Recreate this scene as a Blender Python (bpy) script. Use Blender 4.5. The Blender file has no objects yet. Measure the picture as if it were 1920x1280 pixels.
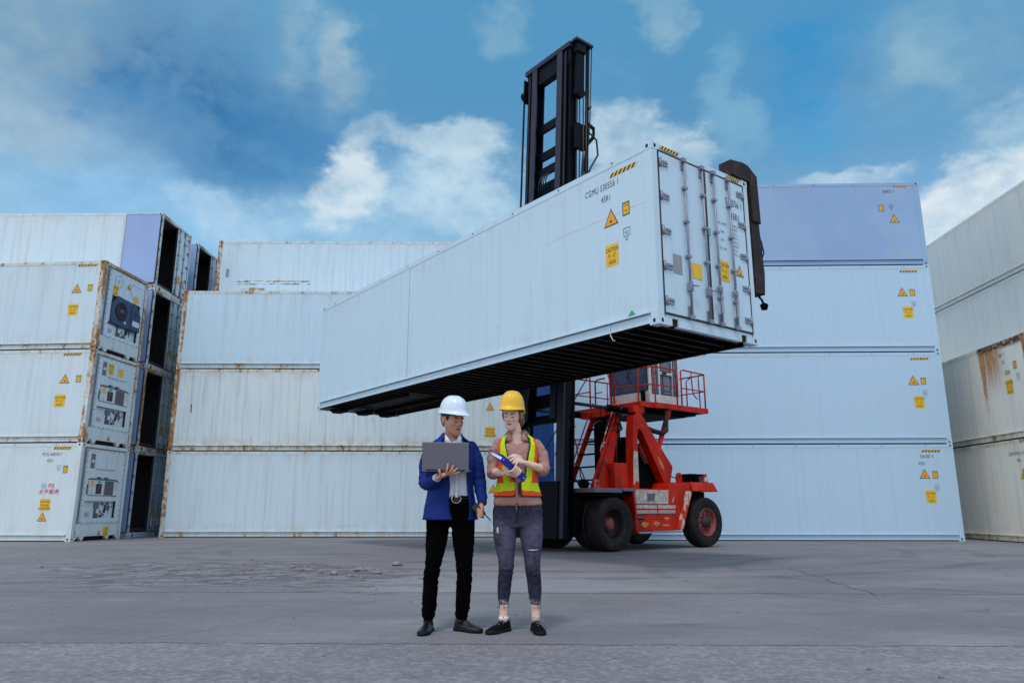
import bpy, bmesh, math, random
from mathutils import Vector, Matrix, noise
R = math.radians
SC = bpy.context.scene
COL = SC.collection
# ------------------------------------------------------------------ camera
PITCH = R(12.836)
CAMH = 0.9405
FPX = 1375.8                                    # focal length in pixels of the 1920 wide photograph
cd = bpy.data.cameras.new('camera'); cam = bpy.data.objects.new('camera', cd); COL.objects.link(cam)
cam.location = (0, 0, CAMH); cam.rotation_euler = (R(90) + PITCH, 0, 0)
cd.sensor_width = 36; cd.lens = FPX / 1920 * 36; cd.clip_end = 4000; cd.clip_start = .05
SC.camera = cam
# ------------------------------------------------------------------ exposure
vs = SC.view_settings
vs.view_transform = 'Standard'; vs.look = 'None'; vs.gamma = 1; vs.use_curve_mapping = False
vs.exposure = 0.0
SC.cycles.max_bounces = 6; SC.cycles.diffuse_bounces = 3
# ------------------------------------------------------------------ node helpers
class G:
    """small node graph writer"""
    def __init__(s, nt): s.nt = nt
    def new(s, t, **kw):
        n = s.nt.nodes.new(t)
        for k, v in kw.items(): setattr(n, k, v)
        return n
    def put(s, sock, v):
        if hasattr(v, 'links') or isinstance(v, bpy.types.NodeSocket): s.nt.links.new(v, sock)
        else:
            if isinstance(v, (tuple, list)) and len(v) == 3 and sock.type == 'RGBA': v = (*v, 1)
            sock.default_value = v
    def m(s, op, a, b=0.0, c=0.0, clamp=False):
        n = s.new('ShaderNodeMath', operation=op, use_clamp=clamp)
        s.put(n.inputs[0], a); s.put(n.inputs[1], b); s.put(n.inputs[2], c)
        return n.outputs[0]
    def ramp(s, v, a, b):                        # smooth step a..b (a may be above b)
        n = s.new('ShaderNodeMapRange', interpolation_type='SMOOTHSTEP')
        s.put(n.inputs[0], v); s.put(n.inputs[1], a); s.put(n.inputs[2], b); n.inputs[3].default_value = 0; n.inputs[4].default_value = 1
        if not hasattr(a, 'links') and not hasattr(b, 'links') and a > b:
            n.inputs[1].default_value = b; n.inputs[2].default_value = a; n.inputs[3].default_value = 1; n.inputs[4].default_value = 0
        return n.outputs[0]
    def mix(s, f, a, b, mode='MIX'):
        n = s.new('ShaderNodeMix', data_type='RGBA', blend_type=mode)
        s.put(n.inputs[0], f); s.put(n.inputs[6], a); s.put(n.inputs[7], b)
        return n.outputs[2]
    def noise(s, vec, scale=5, detail=4, rough=.55, dist=0.0):
        n = s.new('ShaderNodeTexNoise'); s.put(n.inputs['Vector'], vec); n.inputs['Scale'].default_value = scale
        n.inputs['Detail'].default_value = detail; n.inputs['Roughness'].default_value = rough; n.inputs['Distortion'].default_value = dist
        return n.outputs[0]
    def vmul(s, vec, sc, off=(0, 0, 0)):
        n = s.new('ShaderNodeMapping'); s.put(n.inputs[0], vec); n.inputs[1].default_value = off; n.inputs[3].default_value = sc
        return n.outputs[0]
    def xyz(s, vec):
        n = s.new('ShaderNodeSeparateXYZ'); s.put(n.inputs[0], vec); return n.outputs
    def comb(s, x, y, z):
        n = s.new('ShaderNodeCombineXYZ'); s.put(n.inputs[0], x); s.put(n.inputs[1], y); s.put(n.inputs[2], z); return n.outputs[0]
    def bump(s, h, strength=.3, dist=.01, normal=None):
        n = s.new('ShaderNodeBump'); n.inputs['Strength'].default_value = strength; n.inputs['Distance'].default_value = dist
        s.put(n.inputs['Height'], h)
        if normal is not None: s.put(n.inputs['Normal'], normal)
        return n.outputs[0]
# ------------------------------------------------------------------ world: sky with clouds
SUN_EL, SUN_AZ = R(62), R(198)                   # azimuth clockwise from +Y (the view direction)
W = bpy.data.worlds.new('World'); SC.world = W; W.use_nodes = True
nt = W.node_tree; nt.nodes.clear(); g = G(nt)
BG = 0.10
sky = g.new('ShaderNodeTexSky', sky_type='NISHITA', sun_disc=False, sun_elevation=SUN_EL, sun_rotation=SUN_AZ)
sky.air_density = 1.0; sky.dust_density = .6; sky.ozone_density = 2.5
tc = g.new('ShaderNodeTexCoord'); D = tc.outputs['Generated']
dx, dy, dz = g.xyz(D)
az = g.m('ARCTAN2', dx, dy); el = g.m('ARCSINE', dz)
AE = g.comb(az, el, 0)
wz = g.noise(g.vmul(D, (1, 1, 1.6)), 4.0, 6, .6); wz2 = g.noise(g.vmul(D, (1, 1, 1.6), (7, 3, 1)), 4.0, 6, .6)
fb = g.noise(g.vmul(D, (1, 1, 1.8), (3, 9, 4)), 6.5, 9, .60)
fine = g.noise(g.vmul(D, (1, 1, 1.8), (13, 2, 8)), 15, 7, .62)
def pix_dir(px, py):
    a, b = (px - 960) / FPX, -(py - 640) / FPX
    c, s = math.cos(PITCH), math.sin(PITCH)
    v = Vector((a, c - s * b, s + c * b)).normalized()
    return math.atan2(v.x, v.y), math.asin(v.z)
def S(r, gg, b):                                  # display colour -> radiance of the world colour
    f = lambda c: ((c / 255 + .055) / 1.055) ** 2.4 if c > 10 else c / 255 / 12.92
    return tuple(f(c) / BG for c in (r, gg, b))
base = g.mix(1.0, sky.outputs[0], (.62, .95, 1.12), 'MULTIPLY')
low = g.ramp(el, .66, .18)
base = g.mix(g.m('MULTIPLY', low, .85), base, S(150, 204, 240))
deep = g.ramp(el, .30, .62)
base = g.mix(g.m('MULTIPLY', deep, .8), base, S(88, 158, 202))
body = g.ramp(g.m('ADD', g.m('MULTIPLY', g.noise(g.vmul(D, (1, 1, 1.6), (5, 8, 2)), 9, 8, .62, .4), .6), g.m('MULTIPLY', g.noise(g.vmul(D, (1, 1, 1.4), (1, 4, 7)), 24, 6, .6), .4)), .36, .62)   # thick and thin parts of a cloud
def blob(col, px, py, rx, ry, strength, color, lo=.25, hi=.75, warp=.30, namp=1.0, fa=.8):
    a0, e0 = pix_dir(px, py); ra, re = rx / FPX, ry / FPX
    a = g.m('ADD', az, g.m('MULTIPLY', g.m('SUBTRACT', wz, .5), warp)); e = g.m('ADD', el, g.m('MULTIPLY', g.m('SUBTRACT', wz2, .5), warp))
    qa = g.m('POWER', g.m('ABSOLUTE', g.m('DIVIDE', g.m('SUBTRACT', a, a0), ra)), 2.0)
    qe = g.m('POWER', g.m('ABSOLUTE', g.m('DIVIDE', g.m('SUBTRACT', e, e0), re)), 2.0)
    d = g.m('SUBTRACT', 1.0, g.m('SQRT', g.m('ADD', qa, qe)))
    d = g.m('ADD', d, g.m('MULTIPLY', g.m('SUBTRACT', fb, .5), namp)); d = g.m('ADD', d, g.m('MULTIPLY', g.m('SUBTRACT', fine, .5), fa))
    k = g.m('MULTIPLY', g.m('MULTIPLY', g.ramp(d, lo, hi), strength), g.m('ADD', .45, g.m('MULTIPLY', body, .62)), clamp=True)
    return g.mix(k, col, S(*color))
c = base
# generic broken cloud everywhere (also behind the camera)
gen = g.ramp(fb, .50, .80)
c = g.mix(g.m('MULTIPLY', gen, .22), c, S(160, 192, 212))
# bright cloud added out of view beside and behind camera as container fill light
fill_cloud = g.ramp(g.m('ABSOLUTE', az), .95, 1.55)
c = g.mix(g.m('MULTIPLY', fill_cloud, g.m('ADD', .72, g.m('MULTIPLY', g.ramp(wz, .40, .62), .28))), c, g.mix(g.ramp(az, -.4, .4), tuple(v / BG for v in (1.18, 1.27, 1.38)), tuple(v / BG for v in (.90, 1.03, 1.22))))
for b in (
    (120, 90, 380, 200, .85, (158, 184, 198), -.1, .9, .30, .9),
    (20, 230, 260, 120, .7, (176, 200, 214), .0, .9),
    (540, 90, 210, 150, .7, (126, 172, 202), .0, .9),
    (625, 110, 75, 95, .65, (174, 200, 212), .05, .7, .2, 1.3, .9),
    (560, 60, 60, 60, .4, (166, 194, 210), .1, .8),
    (390, 175, 350, 165, 1.0, (62, 122, 174), -.1, .9, .22, .7),
    (560, 235, 220, 90, .9, (72, 136, 188), -.05, .8),
    (230, 240, 260, 90, .7, (84, 144, 194), -.05, .9),
    (260, 420, 520, 130, .85, (150, 200, 238), -.05, .9, .2, .5),
    (760, 400, 330, 130, .7, (176, 214, 238), -.1, .9, .2, .6),
    (662, 345, 85, 115, .88, (216, 231, 240), .05, .6, .20, 1.4, .9),
    (845, 285, 140, 65, .75, (192, 216, 230), .05, .5, .20, 1.4, .9),
    (690, 225, 75, 45, .6, (186, 210, 222), .05, .6, .2, 1.3, .9),
    (870, 400, 190, 90, .6, (206, 228, 241), .0, .8),
    (470, 400, 170, 90, .55, (196, 222, 241), .0, .8),
    (960, 45, 110, 60, .45, (150, 188, 206), .1, .7, .2, 1.3, .9),
    (1235, 40, 75, 65, .6, (152, 188, 206), .05, .6, .25, 1.3, .9),
    (1350, 200, 80, 110, .5, (140, 190, 216), .05, .7, .25, 1.3, .9),
    (1180, 270, 150, 90, .8, (198, 220, 232), .05, .55, .2, 1.4, .9),
    (1560, 70, 190, 130, .85, (44, 142, 204), -.05, .9),
    (1500, 220, 170, 100, .6, (74, 160, 214), -.05, .9),
    (1800, 90, 270, 180, .75, (128, 174, 202), -.05, .9, .35, .9),
    (1760, 130, 60, 120, .4, (160, 194, 212), .1, .8, .3, 1.3),
    (1700, 230, 130, 90, .5, (88, 158, 206), .0, .9),
    (1570, 335, 130, 28, .65, (214, 230, 240), .05, .55, .15, 1.4, .9),
    (1880, 290, 150, 80, .7, (180, 210, 226), .0, .8),
    (1800, 405, 230, 110, .92, (226, 236, 242), .05, .55, .2, 1.3, .9),
): c = blob(c, *b)
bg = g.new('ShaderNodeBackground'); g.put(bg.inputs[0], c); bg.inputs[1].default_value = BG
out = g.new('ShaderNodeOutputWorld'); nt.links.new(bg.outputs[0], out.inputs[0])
W.cycles.sampling_method = 'MANUAL'; W.cycles.sample_map_resolution = 512
# ------------------------------------------------------------------ sun (veiled by cloud)
sl = bpy.data.lights.new('sun', 'SUN'); sun = bpy.data.objects.new('sun', sl); COL.objects.link(sun)
sl.energy = 1.3; sl.angle = R(9); sl.color = (1.0, .965, .93)
sun.rotation_euler = (R(90) - SUN_EL, 0, -SUN_AZ + R(180))
sun.location = (0, -10, 40)
# ------------------------------------------------------------------ materials
def mat(name, col, rough=.6, metal=0.0, var=0.0, vscale=6.0, bump=0.0, bscale=30.0, spec=.5, stretch=(1, 1, 1), second=None, lo=.4, hi=.65, coat=0.0):
    m = bpy.data.materials.new(name); m.use_nodes = True; nt = m.node_tree; nt.nodes.clear(); g = G(nt)
    p = g.new('ShaderNodeBsdfPrincipled'); o = g.new('ShaderNodeOutputMaterial'); nt.links.new(p.outputs[0], o.inputs[0])
    t = g.new('ShaderNodeTexCoord').outputs['Object']
    n = g.noise(g.vmul(t, stretch), vscale, 6, .6)
    c = g.mix(g.m('MULTIPLY', g.ramp(n, .3, .7), var), col, tuple(x * .45 for x in col))
    if second is not None: c = g.mix(g.ramp(g.noise(g.vmul(t, stretch, (5, 1, 3)), vscale * 1.7, 7, .65), lo, hi), c, second)
    g.put(p.inputs['Base Color'], c); p.inputs['Metallic'].default_value = metal
    g.put(p.inputs['Roughness'], g.m('ADD', rough - .08, g.m('MULTIPLY', n, .16)))
    p.inputs['Specular IOR Level'].default_value = spec; p.inputs['Coat Weight'].default_value = coat
    if bump: g.put(p.inputs['Normal'], g.bump(g.noise(t, bscale, 5, .6), bump, .01))
    return m
def container_paint(name, wall=True):
    m = bpy.data.materials.new(name); m.use_nodes = True; nt = m.node_tree; nt.nodes.clear(); g = G(nt)
    p = g.new('ShaderNodeBsdfPrincipled'); o = g.new('ShaderNodeOutputMaterial'); nt.links.new(p.outputs[0], o.inputs[0])
    t = g.new('ShaderNodeTexCoord').outputs['Object']; oi = g.new('ShaderNodeObjectInfo')
    sp = g.new('ShaderNodeSeparateColor'); nt.links.new(oi.outputs['Color'], sp.inputs[0])
    rust, dirt, seed = sp.outputs[0], sp.outputs[1], sp.outputs[2]; cream = oi.outputs['Alpha']
    off = g.comb(g.m('MULTIPLY', seed, 61.0), g.m('MULTIPLY', seed, 37.0), g.m('MULTIPLY', seed, 23.0))
    va = g.new('ShaderNodeVectorMath', operation='ADD'); nt.links.new(t, va.inputs[0]); nt.links.new(off, va.inputs[1]); q = va.outputs[0]
    x, y, z = g.xyz(t)
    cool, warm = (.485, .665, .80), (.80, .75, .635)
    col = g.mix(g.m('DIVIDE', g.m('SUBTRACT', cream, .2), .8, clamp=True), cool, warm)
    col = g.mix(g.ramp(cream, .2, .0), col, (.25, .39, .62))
    big = g.noise(q, .55, 4, .55)
    col = g.mix(g.m('MULTIPLY', g.ramp(big, .35, .7), .22), col, (.46, .62, .76))
    streak = g.noise(g.vmul(q, (4.5, 4.5, .22)), 1.6, 6, .62)
    fstreak = g.noise(g.vmul(q, (16, 16, .5)), 1.5, 5, .6)
    smudge = g.noise(q, 2.6, 7, .65)
    dm = g.m('MULTIPLY', dirt, g.ramp(streak, .46, .74))
    col = g.mix(g.m('MULTIPLY', dm, .55), col, (.36, .36, .35))
    col = g.mix(g.m('MULTIPLY', g.m('MULTIPLY', dirt, g.ramp(fstreak, .60, .78)), .38), col, (.30, .31, .33))
    col = g.mix(g.m('MULTIPLY', g.m('MULTIPLY', dirt, g.ramp(smudge, .66, .74)), .45), col, (.22, .24, .30))
    bumpn = g.noise(q, 1.1, 3, .5)
    if wall:
        # panel joints every 0.96 m and a faint pressed rib between
        fx = g.m('FRACT', g.m('DIVIDE', g.m('SUBTRACT', x, .42), .96)); line = g.m('LESS_THAN', g.m('ABSOLUTE', g.m('SUBTRACT', fx, .5)), .006)
        col = g.mix(g.m('MULTIPLY', line, g.m('ADD', .10, g.m('MULTIPLY', dirt, .32))), col, (.30, .31, .33))
        near = g.ramp(g.m('ABSOLUTE', g.m('SUBTRACT', fx, .5)), .10, .0)
        col = g.mix(g.m('MULTIPLY', g.m('MULTIPLY', near, dirt), g.m('MULTIPLY', g.ramp(fstreak, .4, .6), .30)), col, (.40, .39, .36))
        # brown run-off gathering at the lower and upper rail
        ed = g.m('MAXIMUM', g.ramp(z, .62, .22), g.m('MULTIPLY', g.ramp(z, 2.35, 2.8), .8))
        col = g.mix(g.m('MULTIPLY', g.m('MULTIPLY', ed, dirt), g.m('MULTIPLY', g.ramp(smudge, .40, .62), .55)), col, (.46, .39, .27))
        rs = g.ramp(g.noise(g.vmul(q, (7, 7, .28)), 1.3, 7, .7), .60, .70)
        edr = g.m('MAXIMUM', g.ramp(z, 1.0, .2), g.ramp(z, 2.0, 2.8))
        col = g.mix(g.m('MULTIPLY', g.m('MULTIPLY', rust, edr), g.m('MULTIPLY', rs, .75)), col, (.36, .17, .055))
    else:
        rn = g.noise(g.vmul(q, (1, 1, .55)), 11, 8, .7); rn2 = g.noise(g.vmul(q, (1, 1, .35)), 3.2, 5, .6)
        th = g.m('SUBTRACT', .76, g.m('MULTIPLY', rust, .34))
        rm = g.ramp(g.m('ADD', g.m('MULTIPLY', rn, .55), g.m('MULTIPLY', rn2, .45)), th, g.m('ADD', th, .07))
        halo = g.ramp(g.m('ADD', g.m('MULTIPLY', rn, .3), g.m('MULTIPLY', rn2, .7)), g.m('SUBTRACT', th, .17), g.m('ADD', th, .02))
        col = g.mix(g.m('MULTIPLY', halo, g.m('MULTIPLY', rust, .7)), col, (.56, .44, .25))
        rc = g.mix(g.ramp(g.noise(q, 23, 5, .6), .36, .66), (.44, .21, .065), (.17, .062, .024))
        col = g.mix(rm, col, rc)
    g.put(p.inputs['Base Color'], col); p.inputs['Roughness'].default_value = .48; p.inputs['Specular IOR Level'].default_value = .35
    g.put(p.inputs['Normal'], g.bump(g.m('ADD', g.m('MULTIPLY', bumpn, 1.0), g.m('MULTIPLY', smudge, .08)), .25, .035))
    return m
M = {}
M['wall'] = container_paint('container_wall_paint', True)
M['frame'] = container_paint('container_frame_paint', False)
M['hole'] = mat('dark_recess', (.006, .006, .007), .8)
M['seam'] = mat('dark_seal_rubber', (.02, .02, .024), .7)
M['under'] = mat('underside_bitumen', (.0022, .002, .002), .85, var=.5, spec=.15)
M['crossmember'] = mat('crossmember_steel', (.060, .050, .048), .75, var=1.0, vscale=2.5, spec=.1)
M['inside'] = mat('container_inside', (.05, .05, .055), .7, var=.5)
M['liner'] = mat('door_liner', (.29, .395, .65), .5, var=.12, vscale=1.5, stretch=(1, 1, .4))
M['steel'] = mat('galvanised_steel', (.26, .29, .36), .45, .3, var=.4, vscale=9, second=(.30, .20, .13), lo=.66, hi=.74)
M['yellow'] = mat('sticker_yellow', (.80, .47, .006), .5, var=.12)
M['amber'] = mat('sticker_amber', (.75, .36, .006), .5, var=.12)
M['black'] = mat('print_black', (.016, .016, .02), .6)
M['print'] = mat('print_grey', (.03, .038, .06), .6, var=.4, vscale=30)
M['red'] = mat('print_red', (.62, .012, .05), .5)
M['greyblue'] = mat('print_greyblue', (.36, .46, .58), .5)
M['green'] = mat('green_label', (.02, .32, .16), .5)
M['greyplate'] = mat('grey_label', (.30, .32, .35), .5, var=.6, vscale=40)
M['grille'] = mat('unit_grille', (.20, .17, .18), .6, var=.4, vscale=40)
M['unitwhite'] = mat('unit_white', (.62, .68, .74), .5, var=.35, vscale=5)
M['unitblue'] = mat('unit_blue', (.018, .05, .12), .45, var=.4)
M['tank'] = mat('compressor_grey', (.12, .13, .17), .45, .2, var=.4)
M['bluebox'] = mat('blue_container_paint', (.006, .055, .24), .5, var=.45, vscale=1.4, stretch=(2, 2, .4))
M['orangeband'] = mat('faded_orange', (.45, .11, .05), .6, var=.4)
def rust_patch_mat():
    m = bpy.data.materials.new('rust_stain'); m.use_nodes = True; nt = m.node_tree; nt.nodes.clear(); g = G(nt)
    p = g.new('ShaderNodeBsdfPrincipled'); tr = g.new('ShaderNodeBsdfTransparent'); ms = g.new('ShaderNodeMixShader'); o = g.new('ShaderNodeOutputMaterial')
    t = g.new('ShaderNodeTexCoord').outputs['Object']; x, y, z = g.xyz(t)
    st = g.noise(g.vmul(t, (7, 7, .30)), 1.2, 7, .65); fi = g.noise(t, 9, 7, .7)
    d = g.m('MULTIPLY', g.ramp(g.m('ADD', st, g.m('MULTIPLY', g.m('SUBTRACT', fi, .5), .22)), .30, .56), g.ramp(x, -.9, -1.75))
    top = g.ramp(z, 1.1, 2.8)                     # the stain runs down from the top rail and thins out
    xw = g.m('ADD', x, g.m('MULTIPLY', g.m('SUBTRACT', fi, .5), .10)); left = g.m('MULTIPLY', g.ramp(xw, -2.30, -2.22), g.ramp(xw, -2.02, -2.18)); run = g.m('MULTIPLY', left, g.m('MULTIPLY', g.ramp(fi, .30, .58), g.ramp(z, .35, 2.0)))
    a = g.m('MULTIPLY', g.m('ADD', g.m('MULTIPLY', d, g.m('POWER', top, 1.1)), g.m('MULTIPLY', run, .75)), g.m('MULTIPLY', g.ramp(x, -2.34, -2.26), g.ramp(z, .05, .5)), clamp=True)
    crust = g.m('MULTIPLY', g.ramp(z, 2.60, 2.76), g.ramp(fi, .36, .52))
    a = g.m('MAXIMUM', a, crust)
    g.put(p.inputs['Base Color'], g.mix(crust, g.mix(g.ramp(fi, .4, .65), (.56, .29, .10), (.44, .17, .04)), (.07, .03, .02))); p.inputs['Roughness'].default_value = .75
    g.put(ms.inputs[0], g.m('MULTIPLY', a, .92)); nt.links.new(tr.outputs[0], ms.inputs[1]); nt.links.new(p.outputs[0], ms.inputs[2]); nt.links.new(ms.outputs[0], o.inputs[0])
    return m
M['ruststain'] = rust_patch_mat()
# ------------------------------------------------------------------ mesh builder
class MB:
    def __init__(s): s.v = []; s.f = []; s.mi = []; s.mats = []; s.sm = []
    def k(s, m):
        if m not in s.mats: s.mats.append(m)
        return s.mats.index(m)
    def add(s, vs, fs, m, smooth=False):
        b = len(s.v); s.v += [tuple(v) for v in vs]; i = s.k(m)
        for f in fs: s.f.append([b + j for j in f]); s.mi.append(i); s.sm.append(smooth)
        return s
    def box(s, x0, x1, y0, y1, z0, z1, m):
        return s.add([(x0, y0, z0), (x1, y0, z0), (x1, y1, z0), (x0, y1, z0), (x0, y0, z1), (x1, y0, z1), (x1, y1, z1), (x0, y1, z1)],
                     [(0, 3, 2, 1), (4, 5, 6, 7), (0, 1, 5, 4), (1, 2, 6, 5), (2, 3, 7, 6), (3, 0, 4, 7)], m)
    def obox(s, c, ax, ay, az_, hx, hy, hz, m):   # oriented box
        c = Vector(c); ax, ay, az_ = Vector(ax).normalized(), Vector(ay).normalized(), Vector(az_).normalized()
        v = [c + ax * hx * i + ay * hy * j + az_ * hz * l for l in (-1, 1) for i, j in ((-1, -1), (1, -1), (1, 1), (-1, 1))]
        return s.add(v, [(0, 3, 2, 1), (4, 5, 6, 7), (0, 1, 5, 4), (1, 2, 6, 5), (2, 3, 7, 6), (3, 0, 4, 7)], m)
    def beam(s, a, b, w, h, m, up=(0, 0, 1)):      # square bar from a to b
        a, b = Vector(a), Vector(b); d = (b - a); L = d.length; d.normalize(); up = Vector(up)
        sd = d.cross(up)
        if sd.length < 1e-4: sd = d.cross(Vector((1, 0, 0)))
        sd.normalize(); u2 = sd.cross(d)
        return s.obox((a + b) / 2, d, sd, u2, L / 2, w / 2, h / 2, m)
    def prism(s, pts, axis, a0, a1, m):            # polygon pushed along an axis: 'x' uses (y,z), 'y' uses (x,z), 'z' uses (x,y)
        def P(p, a): return {'x': (a, p[0], p[1]), 'y': (p[0], a, p[1]), 'z': (p[0], p[1], a)}[axis]
        n = len(pts); v = [P(p, a0) for p in pts] + [P(p, a1) for p in pts]
        f = [tuple(range(n))[::-1], tuple(range(n, 2 * n))] + [(i, (i + 1) % n, n + (i + 1) % n, n + i) for i in range(n)]
        return s.add(v, f, m)
    def ringprism(s, o, i_, axis, a0, a1, m):      # plate with a hole, same point count outside and inside
        def P(p, a): return {'x': (a, p[0], p[1]), 'y': (p[0], a, p[1]), 'z': (p[0], p[1], a)}[axis]
        n = len(o); v = [P(p, a) for a in (a0, a1) for L in (o, i_) for p in L]; f = []
        for j in range(n):
            k = (j + 1) % n
            f += [(j, k, n + k, n + j), (2 * n + k, 2 * n + j, 3 * n + j, 3 * n + k), (j, 2 * n + j, 2 * n + k, k), (n + k, 3 * n + k, 3 * n + j, n + j)]
        return s.add(v, f, m)
    def tube(s, pts, r, m, seg=8, cap=True):
        pts = [Vector(p) for p in pts]; n = len(pts); rr = r if isinstance(r, (list, tuple)) else [r] * n
        v = []; f = []; up = None
        for i, p in enumerate(pts):
            d = (pts[min(i + 1, n - 1)] - pts[max(i - 1, 0)]).normalized()
            if up is None:
                up = Vector((0, 0, 1)) if abs(d.z) < .9 else Vector((0, 1, 0))
            sd = d.cross(up).normalized(); up = sd.cross(d).normalized()
            e = rr[i]; ea, eb = e if isinstance(e, (tuple, list)) else (e, e)
            for k in range(seg):
                a = 2 * math.pi * k / seg; v.append(p + sd * math.cos(a) * ea + up * math.sin(a) * eb)
        for i in range(n - 1):
            for k in range(seg):
                k2 = (k + 1) % seg; f.append((i * seg + k, i * seg + k2, (i + 1) * seg + k2, (i + 1) * seg + k))
        if cap: f.append(tuple(range(seg))[::-1]); f.append(tuple((n - 1) * seg + k for k in range(seg)))
        return s.add(v, f, m, True)
    def lathe(s, prof, c, axis, m, seg=32):        # prof = (radius, offset along axis)
        c = Vector(c); A = {'x': (Vector((1, 0, 0)), Vector((0, 1, 0)), Vector((0, 0, 1))), 'y': (Vector((0, 1, 0)), Vector((1, 0, 0)), Vector((0, 0, 1))), 'z': (Vector((0, 0, 1)), Vector((1, 0, 0)), Vector((0, 1, 0)))}[axis]
        v = []; f = []; n = len(prof)
        for r, o in prof:
            for k in range(seg):
                a = 2 * math.pi * k / seg; v.append(c + A[0] * o + A[1] * math.cos(a) * r + A[2] * math.sin(a) * r)
        for i in range(n - 1):
            for k in range(seg):
                k2 = (k + 1) % seg; f.append((i * seg + k, i * seg + k2, (i + 1) * seg + k2, (i + 1) * seg + k))
        return s.add(v, f, m, True)
    def loft(s, rings, m, cap=True):               # rings = lists of points of equal length
        n = len(rings[0]); v = [p for r in rings for p in r]; f = []
        for i in range(len(rings) - 1):
            for k in range(n):
                k2 = (k + 1) % n; f.append((i * n + k, i * n + k2, (i + 1) * n + k2, (i + 1) * n + k))
        if cap: f.append(tuple(range(n))[::-1]); f.append(tuple((len(rings) - 1) * n + k for k in range(n)))
        return s.add(v, f, m, True)
    def ell(s, c, r, m, seg=14, rings=9, rot=None):
        c = Vector(c); rot = rot or Matrix.Identity(3); v = []; f = []
        for i in range(rings + 1):
            t = math.pi * i / rings
            for k in range(seg):
                a = 2 * math.pi * k / seg
                v.append(c + rot @ Vector((r[0] * math.sin(t) * math.cos(a), r[1] * math.sin(t) * math.sin(a), -r[2] * math.cos(t))))
        for i in range(rings):
            for k in range(seg):
                k2 = (k + 1) % seg; f.append((i * seg + k, i * seg + k2, (i + 1) * seg + k2, (i + 1) * seg + k))
        return s.add(v, f, m, True)
    def poly(s, pts, m): return s.add(pts, [tuple(range(len(pts)))], m)
    def text(s, body, o, u, w, h, m, cond=.7, align='LEFT', shear=0.0, bold=0.0):   # flat lettering: origin, along, up, capital height
        vs_, fs_ = glyphs(body, align, shear, bold); o, u, w = Vector(o), Vector(u), Vector(w); k = h / .69
        return s.add([o + u * (x * k * cond) + w * (y * k) for x, y in vs_], fs_, m)
    def mesh(s, name):
        me = bpy.data.meshes.new(name); me.from_pydata(s.v, [], s.f)
        for m in s.mats: me.materials.append(m)
        me.polygons.foreach_set('material_index', s.mi); me.polygons.foreach_set('use_smooth', s.sm); me.update()
        return me
    def obj(s, name, parent=None, bevel=0.0, clean=False, mods=()):
        me = s.mesh(name)
        if clean:
            bm = bmesh.new(); bm.from_mesh(me); bmesh.ops.remove_doubles(bm, verts=bm.verts, dist=1e-5); bmesh.ops.recalc_face_normals(bm, faces=bm.faces); bm.to_mesh(me); bm.free()
        o = link(name, me, parent)
        if bevel:
            b = o.modifiers.new('bevel', 'BEVEL'); b.width = bevel; b.segments = 2; b.limit_method = 'ANGLE'; b.angle_limit = R(40)
        return o
def link(name, me, parent=None):
    o = bpy.data.objects.new(name, me); COL.objects.link(o)
    if parent is not None: o.parent = parent
    return o
_gc = {}
def glyphs(body, align, shear, bold):
    key = (body, align, shear, bold)
    if key in _gc: return _gc[key]
    cu = bpy.data.curves.new('t', 'FONT'); cu.body = body; cu.size = 1; cu.align_x = align; cu.shear = shear; cu.offset = bold; cu.resolution_u = 3; cu.space_character = 1.08
    o = bpy.data.objects.new('t', cu); COL.objects.link(o)
    dg = bpy.context.evaluated_depsgraph_get(); dg.update(); me = bpy.data.meshes.new_from_object(o.evaluated_get(dg))
    r = ([(v.co.x, v.co.y) for v in me.vertices], [tuple(p.vertices) for p in me.polygons])
    bpy.data.objects.remove(o); bpy.data.curves.remove(cu); bpy.data.meshes.remove(me)
    _gc[key] = r; return r
def thing(name, label, cat, loc=(0, 0, 0), rz=0.0, group=None):
    o = bpy.data.objects.new(name, None); COL.objects.link(o); o.location = loc; o.rotation_euler = (0, 0, rz); o.empty_display_size = .3
    tag(o, label, cat, group); return o
def tag(o, label, cat, group=None):
    o['label'] = label; o['category'] = cat
    if group: o['group'] = group
def structure(o): o['kind'] = 'structure'; return o
def fbm(p, s=1.0, oct_=4):
    return noise.fractal(Vector(p) * s, 1.0, 2.0, oct_)
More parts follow.
